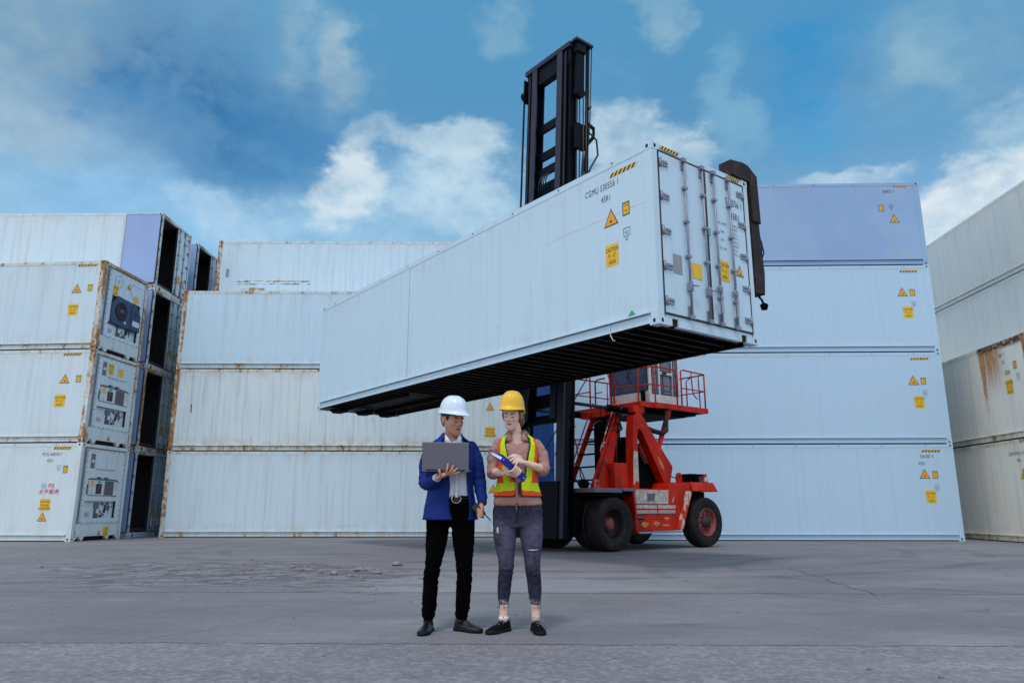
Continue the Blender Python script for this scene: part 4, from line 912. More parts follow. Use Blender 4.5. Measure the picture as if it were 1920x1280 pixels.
ring_i = [(7.0 + .035 * math.cos(math.pi * k / 8), 1.75 + .035 * math.sin(math.pi * k / 8)) for k in range(9)] + [(6.97, 1.72), (7.0, 1.715), (7.03, 1.72)]
b.ringprism(ring_o, ring_i, 'x', .93, .99, M['tred']); part(b, 'lifting_eye', cw)
b = MB(); b.tube([(.95, 6.35, 1.72), (.95, 6.6, 1.76), (.95, 6.9, 1.70)], .014, M['hose'], 6); part(b, 'hose', cw)
# --- engine house between the frames
b = MB(); b.box(.10, .72, 5.46, 6.55, 1.345, 2.05, M['engine']); b.prism([(5.46, 2.051), (6.25, 2.051), (5.8, 2.70), (5.50, 2.70)], 'x', .28, .55, M['engine']); part(b, 'engine_cover', bevel=.03)
b = MB(); b.box(.30, .86, 4.80, 5.28, 1.41, 2.02, M['tred']); part(b, 'tool_box', bevel=.02)
b = MB(); b.prism([(4.90, 2.03), (5.24, 2.03), (5.24, 2.98), (5.08, 3.10), (4.98, 3.0)], 'x', .42, .50, M['engine']); part(b, 'radiator_screen')
b = MB(); b.tube([(.62, 5.9, 3.05), (.86, 6.2, 2.86), (1.0, 6.42, 2.80), (1.04, 6.50, 2.86), (1.04, 6.52, 3.4)], .062, M['armbrown'], 12); part(b, 'exhaust_pipe')
b = MB(); b.box(-.9, .9, 5.42, 5.78, 3.262, 3.40, M['tred']); b.box(-.8, .8, 5.5, 7.6, 3.30, 3.425, M['engine']); b.box(.78, .98, 5.40, 5.80, 3.262, 3.44, M['tred']); part(b, 'cab_cross_beam', bevel=.01)
b = MB(); random.seed(12)
for k in range(16):
    p = [(random.uniform(.2, .8), random.uniform(4.9, 5.4), random.uniform(2.7, 3.3))]
    for q_ in range(3): p.append((p[-1][0] + random.uniform(-.15, .15), p[-1][1] + random.uniform(-.2, .2), p[-1][2] + random.uniform(-.2, .2)))
    b.tube(p, random.choice((.014, .02, .03)), M['hose'], 6)
part(b, 'hydraulic_hose')
# --- cab platform, cab, railings
PZ = 3.555
b = MB(); b.prism([(-1.60, 5.62), (1.02, 5.62), (1.06, 6.02), (1.12, 6.06), (1.12, 8.15), (-1.60, 8.15)], 'z', PZ - .13, PZ, M['tred']); b.box(-1.5, 1.0, 5.72, 8.05, PZ - .135, PZ - .1305, M['engine']); b.box(.2, .9, 6.2, 7.9, PZ - .20, PZ - .1355, M['engine']); pf = part(b, 'cab_platform', bevel=.008)
b = MB(); b.beam((1.0, 6.70, PZ - .13), (.9, 6.16, 2.05), .09, .09, M['tred']); part(b, 'platform_strut')
cab = bpy.data.objects.new('cab', None); COL.objects.link(cab); cab.parent = T
CX0, CX1, CY0, CY1, CZ0, CZ1 = -.66, .80, 6.22, 7.42, PZ + .0015, 5.42
def cabobj(b, n, bev=0.0): return part(b, n, cab, bev)
b = MB(); t = .06
# front face leans forward at the top: body panels as prisms butted round the openings
def fy(z): return CY0 + (z - CZ0) * -.02
b.prism([(CY0, CZ0), (CY0 + t, CZ0), (CY0 + t, CZ0 + .36), (CY0 - .02, CZ0 + .36)], 'x', CX0, CX1, M['cabwhite'])
b.box(CX0, CX1, CY0, CY0 + t, 5.14, CZ1, M['cabwhite']); b.box(CX0, CX0 + .06, CY0, CY0 + t, CZ0 + .361, 5.139, M['cabwhite']); b.box(CX1 - .06, CX1, CY0, CY0 + t, CZ0 + .361, 5.139, M['cabwhite'])
for x0, x1 in ((CX1 - t, CX1), (CX0, CX0 + t)):       # sides: sill, pillars, mid rail, top
    b.box(x0, x1, CY0 + t + .001, CY1, CZ0, CZ0 + .30, M['cabwhite']); b.box(x0, x1, CY0 + t + .001, CY1, 5.16, CZ1, M['cabwhite'])
    for a, c in ((CY0 + t + .001, CY0 + .10), (CY0 + .32, CY0 + .44), (CY0 + .86, CY0 + .94), (CY1 - .10, CY1)): b.box(x0, x1, a, c, CZ0 + .301, 5.159, M['cabwhite'])
    b.box(x0, x1, CY0 + .441, CY0 + .859, CZ0 + .80, CZ0 + .92, M['cabwhite'])
b.box(CX0 + t + .001, CX1 - t - .001, CY1 - t, CY1, CZ0, CZ1, M['cabwhite']); b.box(CX0 - .04, CX1 + .04, CY0 - .06, CY1 + .04, CZ1 + .001, CZ1 + .07, M['cabwhite'])
cabobj(b, 'cab_body', .008)
b = MB(); b.prism([(CY0 + .004, CZ0 + .361), (CY0 + .016, CZ0 + .361), (CY0 + .016, 5.139), (CY0 + .004, 5.139)], 'x', CX0 + .061, CX1 - .061, M['glass']); cabobj(b, 'windscreen')
b = MB()
for (p0, p1, q0, q1) in ((CX0 + .05, CX1 - .05, CZ0 + .35, CZ0 + .38), (CX0 + .05, CX1 - .05, 5.12, 5.15), (CX0 + .05, CX0 + .08, CZ0 + .381, 5.119), (CX1 - .08, CX1 - .05, CZ0 + .381, 5.119)): b.box(p0, p1, CY0 - .024, CY0 - .021 + .02, q0, q1, M['seam'])
b.box(CX0 + .1, CX1 - .1, CY0 + .25, CY0 + .45, CZ0 + .40, CZ0 + .62, M['engine']); cabobj(b, 'window_seal')
for a, c, z0, z1 in ((CY0 + .101, CY0 + .319, CZ0 + .301, 5.159), (CY0 + .441, CY0 + .859, CZ0 + .92, 5.159), (CY0 + .441, CY0 + .859, CZ0 + .301, CZ0 + .80), (CY0 + .941, CY1 - .101, CZ0 + .301, 5.159)):
    for xs_ in (CX1 - .03, CX0 + .02):
        b = MB(); b.box(xs_, xs_ + .01, a, c, z0, z1, M['glass']); cabobj(b, 'side_window')
    b = MB(); e = .02; xo = CX1 + .0005
    b.box(xo, xo + .006, a - e, a + e * .4, z0 - e, z1 + e, M['seam']); b.box(xo, xo + .006, c - e * .4, c + e, z0 - e, z1 + e, M['seam']); b.box(xo, xo + .006, a + e * .4, c - e * .4, z0 - e, z0 + e * .4, M['seam']); b.box(xo, xo + .006, a + e * .4, c - e * .4, z1 - e * .4, z1 + e, M['seam']); cabobj(b, 'window_seal')
b = MB(); b.box(CX1 + .001, CX1 + .025, CY0 + .50, CY0 + .66, CZ0 + .84, CZ0 + .88, M['engine']); cabobj(b, 'door_handle')
b = MB(); b.tube([(CX1 - .25, CY0 - .05, CZ0 + .30), (CX1 - .55, CY0 - .05, CZ0 + .62), (CX1 - .72, CY0 - .05, CZ0 + 1.05)], .012, M['hose'], 6); b.tube([(CX1 - .72, CY0 - .045, CZ0 + .72), (CX1 - .70, CY0 - .05, CZ0 + 1.25)], .014, M['hose'], 6); b.box(CX1 - .20, CX1 - .12, CY0 - .12, CY0 - .04, CZ0 + .06, CZ0 + .34, M['engine']); cabobj(b, 'wiper')
b = MB(); b.box(-.25, .25, 6.75, 7.2, PZ + .3, PZ + .55, M['engine']); b.box(-.25, .25, 7.12, 7.22, PZ + .551, PZ + 1.2, M['engine']); cabobj(b, 'driver_seat', .03)
RZ = PZ + .92; rr = .021
def rail(pts, r=rr):
    b = MB(); b.tube(pts, r, M['tred'], 8); return b.obj('railing', pf)
def arch(p, q, top, rad=.12):                         # up at p, across, down at q
    p, q = Vector(p), Vector(q); d = (q - p).normalized(); z = Vector((0, 0, 1))
    return [p, p + z * (top - rad), p + z * (top - rad * .3) + d * rad * .3, p + z * top + d * rad, q + z * top - d * rad, q + z * (top - rad * .3) - d * rad * .3, q + z * (top - rad), q]
rail(arch((-.05 + .1, 5.68, PZ), (1.07, 6.10, PZ), .92)[:5] + [Vector((1.02, 6.0, RZ)), Vector((1.08, 6.16, RZ)), Vector((1.08, 6.84, RZ)), Vector((1.08, 6.93, RZ - .08)), Vector((1.08, 6.95, PZ - .1))])
rail([(.05, 5.68, PZ + .46), (1.02, 6.0, PZ + .46), (1.08, 6.16, PZ + .46), (1.08, 6.95, PZ + .46)], .016); rail([(.72, 5.86, PZ - .1), (.72, 5.9, RZ)], .018); rail([(1.10, 6.10, PZ - .12), (1.05, 6.08, RZ)], .018)
rail([(1.09, 7.12, PZ - .12), (1.09, 7.12, RZ), (1.09, 7.2, RZ + .03), (1.09, 8.08, RZ), (.9, 8.1, RZ), (.1, 8.1, RZ)]); rail([(1.09, 7.12, PZ + .46), (1.09, 8.08, PZ + .46), (.1, 8.1, PZ + .46)], .016); rail([(1.09, 8.08, RZ), (1.09, 8.08, PZ - .02)]); rail([(1.0, 7.98, PZ), (.98, 7.98, RZ - .03), (.7, 8.0, RZ - .04), (.55, 8.0, RZ - .12), (.55, 8.0, PZ)], .017)
rail([(1.09, 7.55, RZ), (1.09, 7.56, PZ + .6), (1.09, 7.6, PZ + .34), (1.09, 7.72, PZ + .24), (.95, 7.95, PZ + .28)], .017)
rail(arch((-1.50, 5.68, PZ), (-.84, 5.68, PZ), .93, .08)[:5] + [Vector((-.84, 5.68, RZ - .08)), Vector((-.84, 5.68, PZ))]); rail([(-1.5, 5.68, PZ + .46), (-.84, 5.68, PZ + .46)], .016)
rail([(-1.5, 5.68, RZ), (-1.5, 7.9, RZ), (-1.5, 8.08, RZ - .05), (-1.5, 8.1, PZ)]); rail([(-1.5, 5.68, PZ + .46), (-1.5, 8.1, PZ + .46)], .016); rail([(-1.5, 7.0, RZ), (-1.5, 7.0, PZ)], .016)
rail(arch((-.66, 5.70, PZ), (-.20, 5.70, PZ), .76, .10)[:5]); rail([(-.66, 5.7, PZ + .4), (-.4, 5.7, PZ + .4)], .014); rail([(-.30, 5.66, RZ - .02), (-.14, 5.66, RZ - .05), (-.08, 5.66, RZ - .2), (.0, 5.64, PZ)], .022)
# --- ladder up to the cab
ld = bpy.data.objects.new('ladder', None); COL.objects.link(ld); ld.parent = T
def ladp(x, k): return Vector((x, 5.30 - .95 * k, PZ - .10 - 1.95 * k))
for x in (.60, -.22):
    b = MB(); b.beam(ladp(x, 0), ladp(x, 1.07), .035, .15, M['tred']); part(b, 'stringer', ld, .005)
b = MB(); b.prism([(5.28, PZ - .14), (5.05, 2.4), (4.80, 1.41), (4.45, 1.41), (4.42, 1.60)], 'x', .625, .665, M['tred']); b.box(.63, .67, 4.28, 4.46, 1.41, 1.62, M['tredworn']); part(b, 'ladder_side_plate', ld, .006)
for k in range(6):
    p = ladp(.35, .12 + k * .165); b = MB(); b.box(-.20, .58, p.y - .07, p.y + .07, p.z - .016, p.z + .016, M['engine']); part(b, 'tread', ld)
for x, k0, k1 in ((.60, -.02, .62), (-.24, -.02, .95)):
    b = MB(); b.tube([ladp(x, k0) + Vector((0, -.12, .10)), ladp(x, (k0 + k1) / 2) + Vector((0, -.13, .09)), ladp(x, k1) + Vector((0, -.12, .07)), ladp(x, k1 + .03) + Vector((0, -.03, 0))], .018, M['tredworn'] if x > .3 else M['tred'], 8); part(b, 'handrail', ld)
b = MB(); b.tube([(.66, 4.35, 1.42), (.69, 4.55, 2.02), (.69, 4.60, 2.07), (.70, 4.66, 2.03), (.75, 4.98, 1.42)], .014, M['hose'], 6); part(b, 'grab_rail', ld)
b = MB(); b.tube([(-.9, 5.66, RZ - .05), (-1.15, 4.0, 2.0)], .016, M['hose'], 6); b.tube([(-.62, 4.9, 3.0), (-.95, 4.9, 3.42)], .02, M['tred'], 6); part(b, 'stay', ld)
b = MB()
for p in (((.45, 4.3, 1.42), (.35, 4.15, 1.9), (.1, 4.0, 2.1), (-.1, 3.9, 2.1)), ((.3, 4.4, 1.42), (.2, 4.3, 1.7), (.3, 4.1, 2.4), (.2, 4.0, 2.9)), ((.1, 4.4, 1.45), (.0, 4.2, 1.75), (-.05, 4.1, 2.0), (.0, 3.9, 2.06)), ((.42, 4.5, 1.5), (.3, 4.2, 1.6), (.1, 4.1, 1.56)), ((0, 4.0, 1.45), (.2, 4.1, 1.62), (.5, 4.3, 1.5))): b.tube(p, .016, M['hose'], 6)
b.ell((.35, 4.25, 1.52), (.16, .12, .12), M['engine']); part(b, 'hydraulic_hose')
b = MB(); b.box(-.55, .30, 5.05, 5.2, 3.20, 3.36, M['tred']); part(b, 'front_cross_frame', bevel=.01)
# --- tilt rams
for s in (1, -1):
    b = MB(); b.tube([(s * .74, 3.52, 3.36), (s * .72, 4.75, 3.345)], .042, M['mastedge'], 12); b.tube([(s * .72, 4.75, 3.345), (s * .72, 5.62, 3.325)], .085, M['engine'], 14); b.box(s * .74 - .06, s * .74 + .06, 3.38, 3.60, 3.28, 3.44, M['engine']); part(b, 'tilt_ram')
# --- mast, leaning back a little
mast = bpy.data.objects.new('mast', None); COL.objects.link(mast); mast.parent = T
TL = math.atan(.043); mast.rotation_euler = (-TL, 0, 0); mast.location = (0, 3.07, 0)
def mobj(b, n, bev=.006): return b.obj(n, mast, bevel=bev)
ZT = 12.85
for s in (1, -1):
    for x0, x1, y0, y1, z0, z1, nm in ((.66, .90, .02, .06, .30, 7.4, 'outer_mast_rail'),):
        b = MB(); a, c = sorted((s * x0, s * x1)); b.box(a, c, -.05, .0, z0, z1, M['mastedge']); b.box(a, c, .10, .14, z0, z1, M['mast']); e, f = sorted((s * .84, s * .90)); b.box(e, f, .0005, .0995, z0, z1, M['mast']); b.box(*sorted((s * .62, s * .655)), .0, .14, z0, z1, M['mast']); mobj(b, nm)
    b = MB(); a, c = sorted((s * .42, s * .62)); b.box(a, c, -.06, -.02, 3.0, ZT, M['mastedge']); b.box(a, c, .20, .24, 3.0, ZT, M['mast']); e, f = sorted((s * .55, s * .62)); b.box(e, f, -.0195, .1995, 3.0, ZT, M['mast']); mobj(b, 'inner_mast_rail')
    b = MB(); a, c = sorted((s * .63, s * .88)); b.box(a, c, .145, .22, 3.2, ZT - .06, M['mast']); b.box(*sorted((s * .80, s * .88)), .02, .22, 7.41, ZT - .07, M['mast']); mobj(b, 'middle_mast_rail')
    b = MB(); b.tube([(s * .76, .33, .9), (s * .76, .33, 7.2)], .075, M['mast'], 14); b.tube([(s * .76, .33, 7.2), (s * .76, .33, ZT - .2)], .05, M['mastedge'], 12); mobj(b, 'lift_ram', 0)
    b = MB()                                         # leaf chain
    z = 3.4
    while z < ZT - .25:
        for o in (-.028, .0, .028): b.box(s * .74 + o - .010, s * .74 + o + .010, -.045, -.015 + (.012 if o == 0 else 0), z + (.03 if o == 0 else 0), z + .052 + (.03 if o == 0 else 0), M['chain'])
        z += .06
    mobj(b, 'lift_chain', 0)
b = MB(); b.box(-.93, .93, -.07, .24, ZT - .12, ZT + .02, M['mastedge']); b.box(-.90, .90, .0, .2, ZT - .62, ZT - .1205, M['mast']); mobj(b, 'mast_head', .01)
for z0, z1 in ((10.78, 11.02), (9.95, 10.18), (9.50, 9.72), (8.85, 9.25), (7.6, 7.9), (6.3, 6.6), (3.30, 3.62), (2.92, 3.12)):
    b = MB(); b.box(-.6, .6, .10, .19, z0, z1, M['mast']); mobj(b, 'cross_member')
b = MB()                                             # left side chain hanging clear of the mast
z = 5.0
while z < ZT - .9:
    b.box(-1.035, -.995, -.02, .012, z, z + .05, M['chain']); b.box(-1.027, -1.003, -.03, .022, z + .03, z + .065, M['chain']); z += .062
mobj(b, 'lift_chain', 0)
b = MB(); b.lathe([(.0, -.05), (.14, -.05), (.14, .05), (0, .05)], (-.96, .0, ZT - .72), 'x', M['mast'], 20); b.prism([(-.1, ZT - .95), (.14, ZT - .95), (.16, ZT - .25), (-.1, ZT - .25)], 'x', -.935, -.905, M['mast']); mobj(b, 'chain_sheave', 0)
# hose reel bracket and hanging hoses behind the right rail
b = MB(); b.box(.93, 1.10, .06, .36, ZT - .30, ZT - .02, M['mast']); b.box(.94, 1.14, -.02, .58, ZT - .02, ZT + .05, M['mastedge']); b.box(.94, 1.06, .10, .34, ZT - 1.45, ZT - .301, M['mast']); b.lathe([(0, -.07), (.15, -.07), (.15, .07), (0, .07)], (1.0, .22, ZT - 1.45), 'x', M['mast'], 20); hb = mobj(b, 'hose_bracket')
b = MB()
for x, y0 in ((.97, .16), (1.02, .22), (1.07, .30), (1.12, .36)): b.tube([(x, y0, ZT - 1.6), (x, y0 + .02, 9.5), (x, y0, 7.0)], .018, M['hose'], 6)
for x, y0 in ((1.08, .48), (1.11, .54), (1.05, .44)): b.tube([(x, y0, ZT - .02), (x - .02, y0 - .02, ZT - 2.2), (x - .05, y0 - .10, ZT - 3.6), (x - .07, y0 - .2, ZT - 4.6)], .016, M['hose'], 6)
b.tube([(1.05, .45, ZT), (1.05, .45, 7.0)], .05, M['mast'], 8)
b.tube([(1.05, .45, 10.4), (1.1, .75, 10.2), (1.1, .8, 9.8), (1.05, .6, 9.4), (1.05, .45, 9.0)], .025, M['hose'], 6); mobj(b, 'hydraulic_hose', 0)
b = MB(); b.beam((1.05, .45, 10.95), (1.06, .58, 11.12), .05, .05, M['mast']); b.beam((1.05, .45, 10.6), (1.06, .68, 10.52), .05, .09, M['mast']); b.beam((1.06, .68, 10.56), (1.06, .68, 10.28), .05, .06, M['mast']); b.beam((1.06, .68, 10.28), (1.05, .45, 9.98), .05, .09, M['mast']); mobj(b, 'hose_guide'); b = MB(); b.box(.95, 1.06, .1, .40, 9.8, 10.5, M['mast']); mobj(b, 'hose_reel_box')
b = MB()
for k in range(4): b.tube([(-.3 + k * .09, .0, 9.0), (-.24 + k * .09, -.02, 9.25), (-.16 + k * .09, .0, 9.42)], .016, M['hose'], 6)
mobj(b, 'hydraulic_hose', 0)
# mast foot, tilt lugs
b = MB(); b.box(-.80, .80, -.10, -.051, .28, 1.55, M['mast']); b.box(-.80, .80, .145, .30, .28, .62, M['mast']); b.box(-.9, .9, .31, .60, .45, 1.2, M['engine']); mobj(b, 'mast_foot', .012)
for s in (1, -1):
    b = MB(); a, c = sorted((s * .70, s * .79))
    pr = []
    for zc, rad in ((3.98, .18), (3.02, .20)):
        pass
    pts = [(y_ - .15, z_) for y_, z_ in ((.30, 2.62), (.38, 2.70), (.50, 2.86), (.56, 3.02), (.54, 3.16), (.46, 3.26), (.36, 3.36), (.36, 3.52), (.44, 3.66), (.54, 3.86), (.55, 4.1), (.50, 4.42), (.30, 4.42))]
    b.prism(pts, 'x', a, c, M['mastedge'])
    for zc in (3.02, 3.95): b.lathe([(.0, -.055), (.10, -.055), (.10, .055), (0, .055)], (s * .745, .29, zc), 'x', M['engine'], 18)
    mobj(b, 'tilt_lug', .006)
# carriage and side spreader holding the container
b = MB(); b.box(-.85, .85, 2.62, 2.78, 3.7, 6.2, M['mast']); b.box(-.75, .75, 2.781, 3.27, 4.0, 4.3, M['mast']); b.box(-.75, .75, 2.781, 3.27, 5.6, 5.9, M['mast']); b.box(-.6, -.4, 2.9, 3.27, 4.301, 5.599, M['mast']); b.box(.4, .6, 2.9, 3.27, 4.301, 5.599, M['mast']); part(b, 'carriage', bevel=.01)
SPZ = SZ + CH; off = .45                             # container centre is .45 m to the right of the truck's axis
b = MB(); b.box(off - 5.9, off + 5.75, 2.50, 2.60, SPZ - .55, SPZ - .05, M['armbrown']); b.box(off - 5.8, off + 5.7, 2.601, 2.85, SPZ - .45, SPZ - .12, M['armbrown']); b.box(-.6, .6, 2.50, 2.61, SZ + .15, SPZ - .551, M['mast']); sp = part(b, 'spreader', bevel=.012)
for s in (1, -1):
    ex = off + s * 6.096
    b = MB()
    a, c = sorted((ex + s * .03, ex - s * .22))
    b.prism([(1.99, SPZ + .012), (2.52, SPZ + .012), (2.52, SPZ + .32), (2.36, SPZ + .34), (1.99, SPZ + .29)], 'x', a, c, M['armbrown'])
    b.prism([(2.5205, SPZ + .31), (2.74, SPZ + .18), (2.76, SPZ - .7), (2.5205, SPZ - .7)], 'x', a, c, M['armbrown'])
    a2, c2 = sorted((ex - s * .0, ex - s * .20))
    b.prism([(2.5, SPZ - .7005), (2.74, SPZ - .7005), (2.80, SPZ - 1.6), (2.76, SPZ - 1.98), (2.5, SPZ - 1.98)], 'x', a2, c2, M['armbrown']); ar = part(b, 'gripping_arm', sp, .012)
    b = MB(); b.box(a2 + .05, c2 - .05, 2.452, 2.56, SPZ - 2.02, SPZ - 1.9805, M['mast']); b.tube([(ex - s * .1, 2.70, SPZ - 1.98), (ex - s * .08, 2.76, SPZ - 2.04), (ex - s * .06, 2.78, SPZ - 2.12)], .02, M['hose'], 6); b.lathe([(0, -.06), (.05, -.055), (.07, .03), (.03, .06), (0, .06)], (ex - s * .06, 2.79, SPZ - 2.16), 'z', M['engine'], 14); part(b, 'arm_lamp', sp)
    b = MB(); b.tube([(ex - s * .1, 2.76, SPZ - .80), (ex - s * .1, 2.92, SPZ - .95), (ex - s * .1, 2.97, SPZ - 1.15), (ex - s * .1, 2.80, SPZ - 1.42)], .014, M['hose'], 6); b.tube([(ex - s * .1, 2.75, SPZ - .76), (ex - s * .1, 2.88, SPZ - .85), (ex - s * .1, 2.93, SPZ - 1.1), (ex - s * .1, 2.79, SPZ - 1.3)], .012, M['hose'], 6); b.tube([(ex - s * .05, 2.76, SPZ + .12), (ex - s * .03, 2.80, SPZ - .1), (ex - s * .05, 2.775, SPZ - .4)], .012, M['hose'], 6); part(b, 'arm_hose', sp)
# ------------------------------------------------------------------ people
def skinmat(name, col, red):
    m = bpy.data.materials.new(name); m.use_nodes = True; nt = m.node_tree; nt.nodes.clear(); g = G(nt)
    p = g.new('ShaderNodeBsdfPrincipled'); o = g.new('ShaderNodeOutputMaterial'); nt.links.new(p.outputs[0], o.inputs[0])
    t = g.new('ShaderNodeTexCoord').outputs['Object']; n = g.noise(t, 14, 4, .6)
    g.put(p.inputs['Base Color'], g.mix(g.m('MULTIPLY', g.ramp(n, .4, .7), .5), col, red)); p.inputs['Roughness'].default_value = .5
    p.inputs['Subsurface Weight'].default_value = .12; p.inputs['Subsurface Radius'].default_value = (.012, .005, .003); p.inputs['Subsurface Scale'].default_value = 1.0
    g.put(p.inputs['Normal'], g.bump(g.noise(t, 120, 3, .6), .12, .003)); return m
def cloth(name, col, rough=.85, var=.35, second=None, lo=.5, hi=.7, bs=26, bstr=.5, stretch=(1, 1, 1), vs_=7, spec=.25):
    m = bpy.data.materials.new(name); m.use_nodes = True; nt = m.node_tree; nt.nodes.clear(); g = G(nt)
    p = g.new('ShaderNodeBsdfPrincipled'); o = g.new('ShaderNodeOutputMaterial'); nt.links.new(p.outputs[0], o.inputs[0])
    t = g.new('ShaderNodeTexCoord').outputs['Object']; n = g.noise(g.vmul(t, stretch), vs_, 5, .6); w = g.noise(g.vmul(t, (1, 1, 1.6)), bs, 4, .55, .6)
    c = g.mix(g.m('MULTIPLY', g.ramp(n, .35, .68), var), col, tuple(x * .5 for x in col))
    if second is not None: c = g.mix(g.ramp(g.noise(g.vmul(t, stretch, (2, 5, 1)), vs_, 6, .62), lo, hi), c, second)
    g.put(p.inputs['Base Color'], c); p.inputs['Roughness'].default_value = rough; p.inputs['Specular IOR Level'].default_value = spec
    p.inputs['Sheen Weight'].default_value = .0
    g.put(p.inputs['Normal'], g.bump(g.m('ADD', w, g.m('MULTIPLY', g.noise(t, 260, 2, .5), .12)), bstr, .012)); return m
M['skin_m'] = skinmat('skin_tan', (.58, .285, .18), (.48, .19, .11)); M['skin_w'] = skinmat('skin_fair', (.80, .52, .41), (.72, .38, .28))
M['jacket'] = cloth('blue_blazer', (.003, .020, .17), .75, .4, bs=14); M['shirtw'] = cloth('white_shirt', (.66, .70, .78), .8, .12, bs=18)
M['trousers'] = cloth('black_trousers', (.0016, .0016, .0022), 1.0, .3, bs=14, spec=.04); M['jeans'] = None
M['shirtp'] = cloth('dusty_pink_shirt', (.40, .215, .18), .85, .25, bs=20); M['leather'] = mat('black_leather', (.006, .006, .011), .34, bump=.15, bscale=60)
M['knit'] = mat('black_knit_shoe', (.004, .004, .0045), .9, bump=.4, bscale=220, spec=.1); M['sole'] = mat('shoe_sole', (.008, .0075, .009), .7, spec=.15); M['lace'] = mat('grey_lace', (.22, .20, .20), .8)
M['hatw'] = mat('white_hard_hat', (.62, .72, .82), .3, coat=.3); M['haty'] = mat('yellow_hard_hat', (.80, .45, .0), .32, coat=.3); M['hatband'] = mat('hat_band', (.02, .02, .022), .6); M['knob'] = mat('orange_knob', (.72, .22, .005), .45)
M['hairb'] = mat('black_hair', (.008, .007, .007), .45, var=.6, vscale=60, stretch=(1, 1, .2)); M['hairg'] = mat('ginger_hair', (.28, .125, .05), .5, var=.8, vscale=60, stretch=(1, 1, .15), bump=.4, bscale=90)
M['lipm'] = mat('lip_tan', (.30, .085, .06), .45); M['lipw'] = mat('lip_pink', (.50, .13, .11), .42); M['browb'] = mat('brow_black', (.015, .01, .008), .8); M['browg'] = mat('brow_brown', (.15, .07, .03), .8)
M['vor'] = cloth('vest_orange', (.78, .085, .015), .8, .2, bs=16); M['vye'] = cloth('vest_lime_tape', (.50, .68, .005), .6, .15, bs=16); M['vbl'] = mat('vest_binding', (.02, .015, .014), .8)
M['buckle'] = mat('belt_buckle', (.55, .50, .40), .3, 1.0); M['belt'] = mat('belt_leather', (.03, .012, .012), .5); M['sock'] = mat('white_sock', (.7, .7, .72), .9)
def jeansmat():
    m = bpy.data.materials.new('faded_grey_denim'); m.use_nodes = True; nt = m.node_tree; nt.nodes.clear(); g = G(nt)
    p = g.new('ShaderNodeBsdfPrincipled'); o = g.new('ShaderNodeOutputMaterial'); nt.links.new(p.outputs[0], o.inputs[0])
    t = g.new('ShaderNodeTexCoord').outputs['Object']; x, y, z = g.xyz(t)
    n = g.noise(g.vmul(t, (1, 1, .25)), 60, 4, .65); b = g.noise(t, 7, 5, .6)
    c = g.mix(g.ramp(n, .3, .7), (.014, .013, .030), (.040, .037, .066))
    fade = g.m('MULTIPLY', g.m('MULTIPLY', g.ramp(z, .42, .60), g.ramp(z, .95, .75)), g.ramp(y, .02, -.07))
    c = g.mix(g.m('MULTIPLY', fade, g.m('MULTIPLY', g.ramp(b, .28, .6), .75)), c, (.11, .105, .165))
    # white frayed rips
    def rip(c, cx, cz, rx, rz):
        q = g.m('ADD', g.m('POWER', g.m('DIVIDE', g.m('SUBTRACT', x, cx), rx), 2.0), g.m('POWER', g.m('DIVIDE', g.m('SUBTRACT', z, cz), rz), 2.0))
        k = g.m('MULTIPLY', g.ramp(g.m('ADD', q, g.m('MULTIPLY', g.m('SUBTRACT', g.noise(t, 90, 3, .7), .5), 2.4)), 1.0, .6), g.ramp(y, -.02, -.05))
        return g.mix(k, c, (.62, .62, .66))
    c = rip(c, -.165, .775, .008, .026); c = rip(c, .12, .625, .045, .0045)
    hem = g.m('MULTIPLY', g.ramp(z, .255, .225), g.ramp(g.noise(g.vmul(t, (1, 1, .3)), 110, 3, .6), .45, .6)); c = g.mix(g.m('MULTIPLY', hem, .8), c, (.5, .48, .52))
    g.put(p.inputs['Base Color'], c); p.inputs['Roughness'].default_value = .88; p.inputs['Specular IOR Level'].default_value = .2
    w = g.noise(g.vmul(t, (1, 1, 1.9)), 22, 4, .55, .7); g.put(p.inputs['Normal'], g.bump(w, .6, .014)); return m
M['jeans'] = jeansmat()
V = Vector
def ring(c, a, b, n=24, ex=2.3, yaw=0.0, front=1.0, tilt=0.0):
    c = V(c); pts = []
    for k in range(n):
        t = 2 * math.pi * k / n; ct, st = math.cos(t), math.sin(t)
        x = a * math.copysign(abs(ct) ** (2 / ex), ct); y = b * math.copysign(abs(st) ** (2 / ex), st)
        if st < 0: y *= front
        pts.append(c + V((x * math.cos(yaw) - y * math.sin(yaw), x * math.sin(yaw) + y * math.cos(yaw), tilt * x)))
    return pts
def dropring(c, a, b_, d, n=26):                        # neck opening hanging lower at the throat
    r = ring(c, a, b_, n, 2.2); return [p - V((0, 0, d * max(0.0, (c[1] - p.y) / b_) ** 1.5)) for p in r]
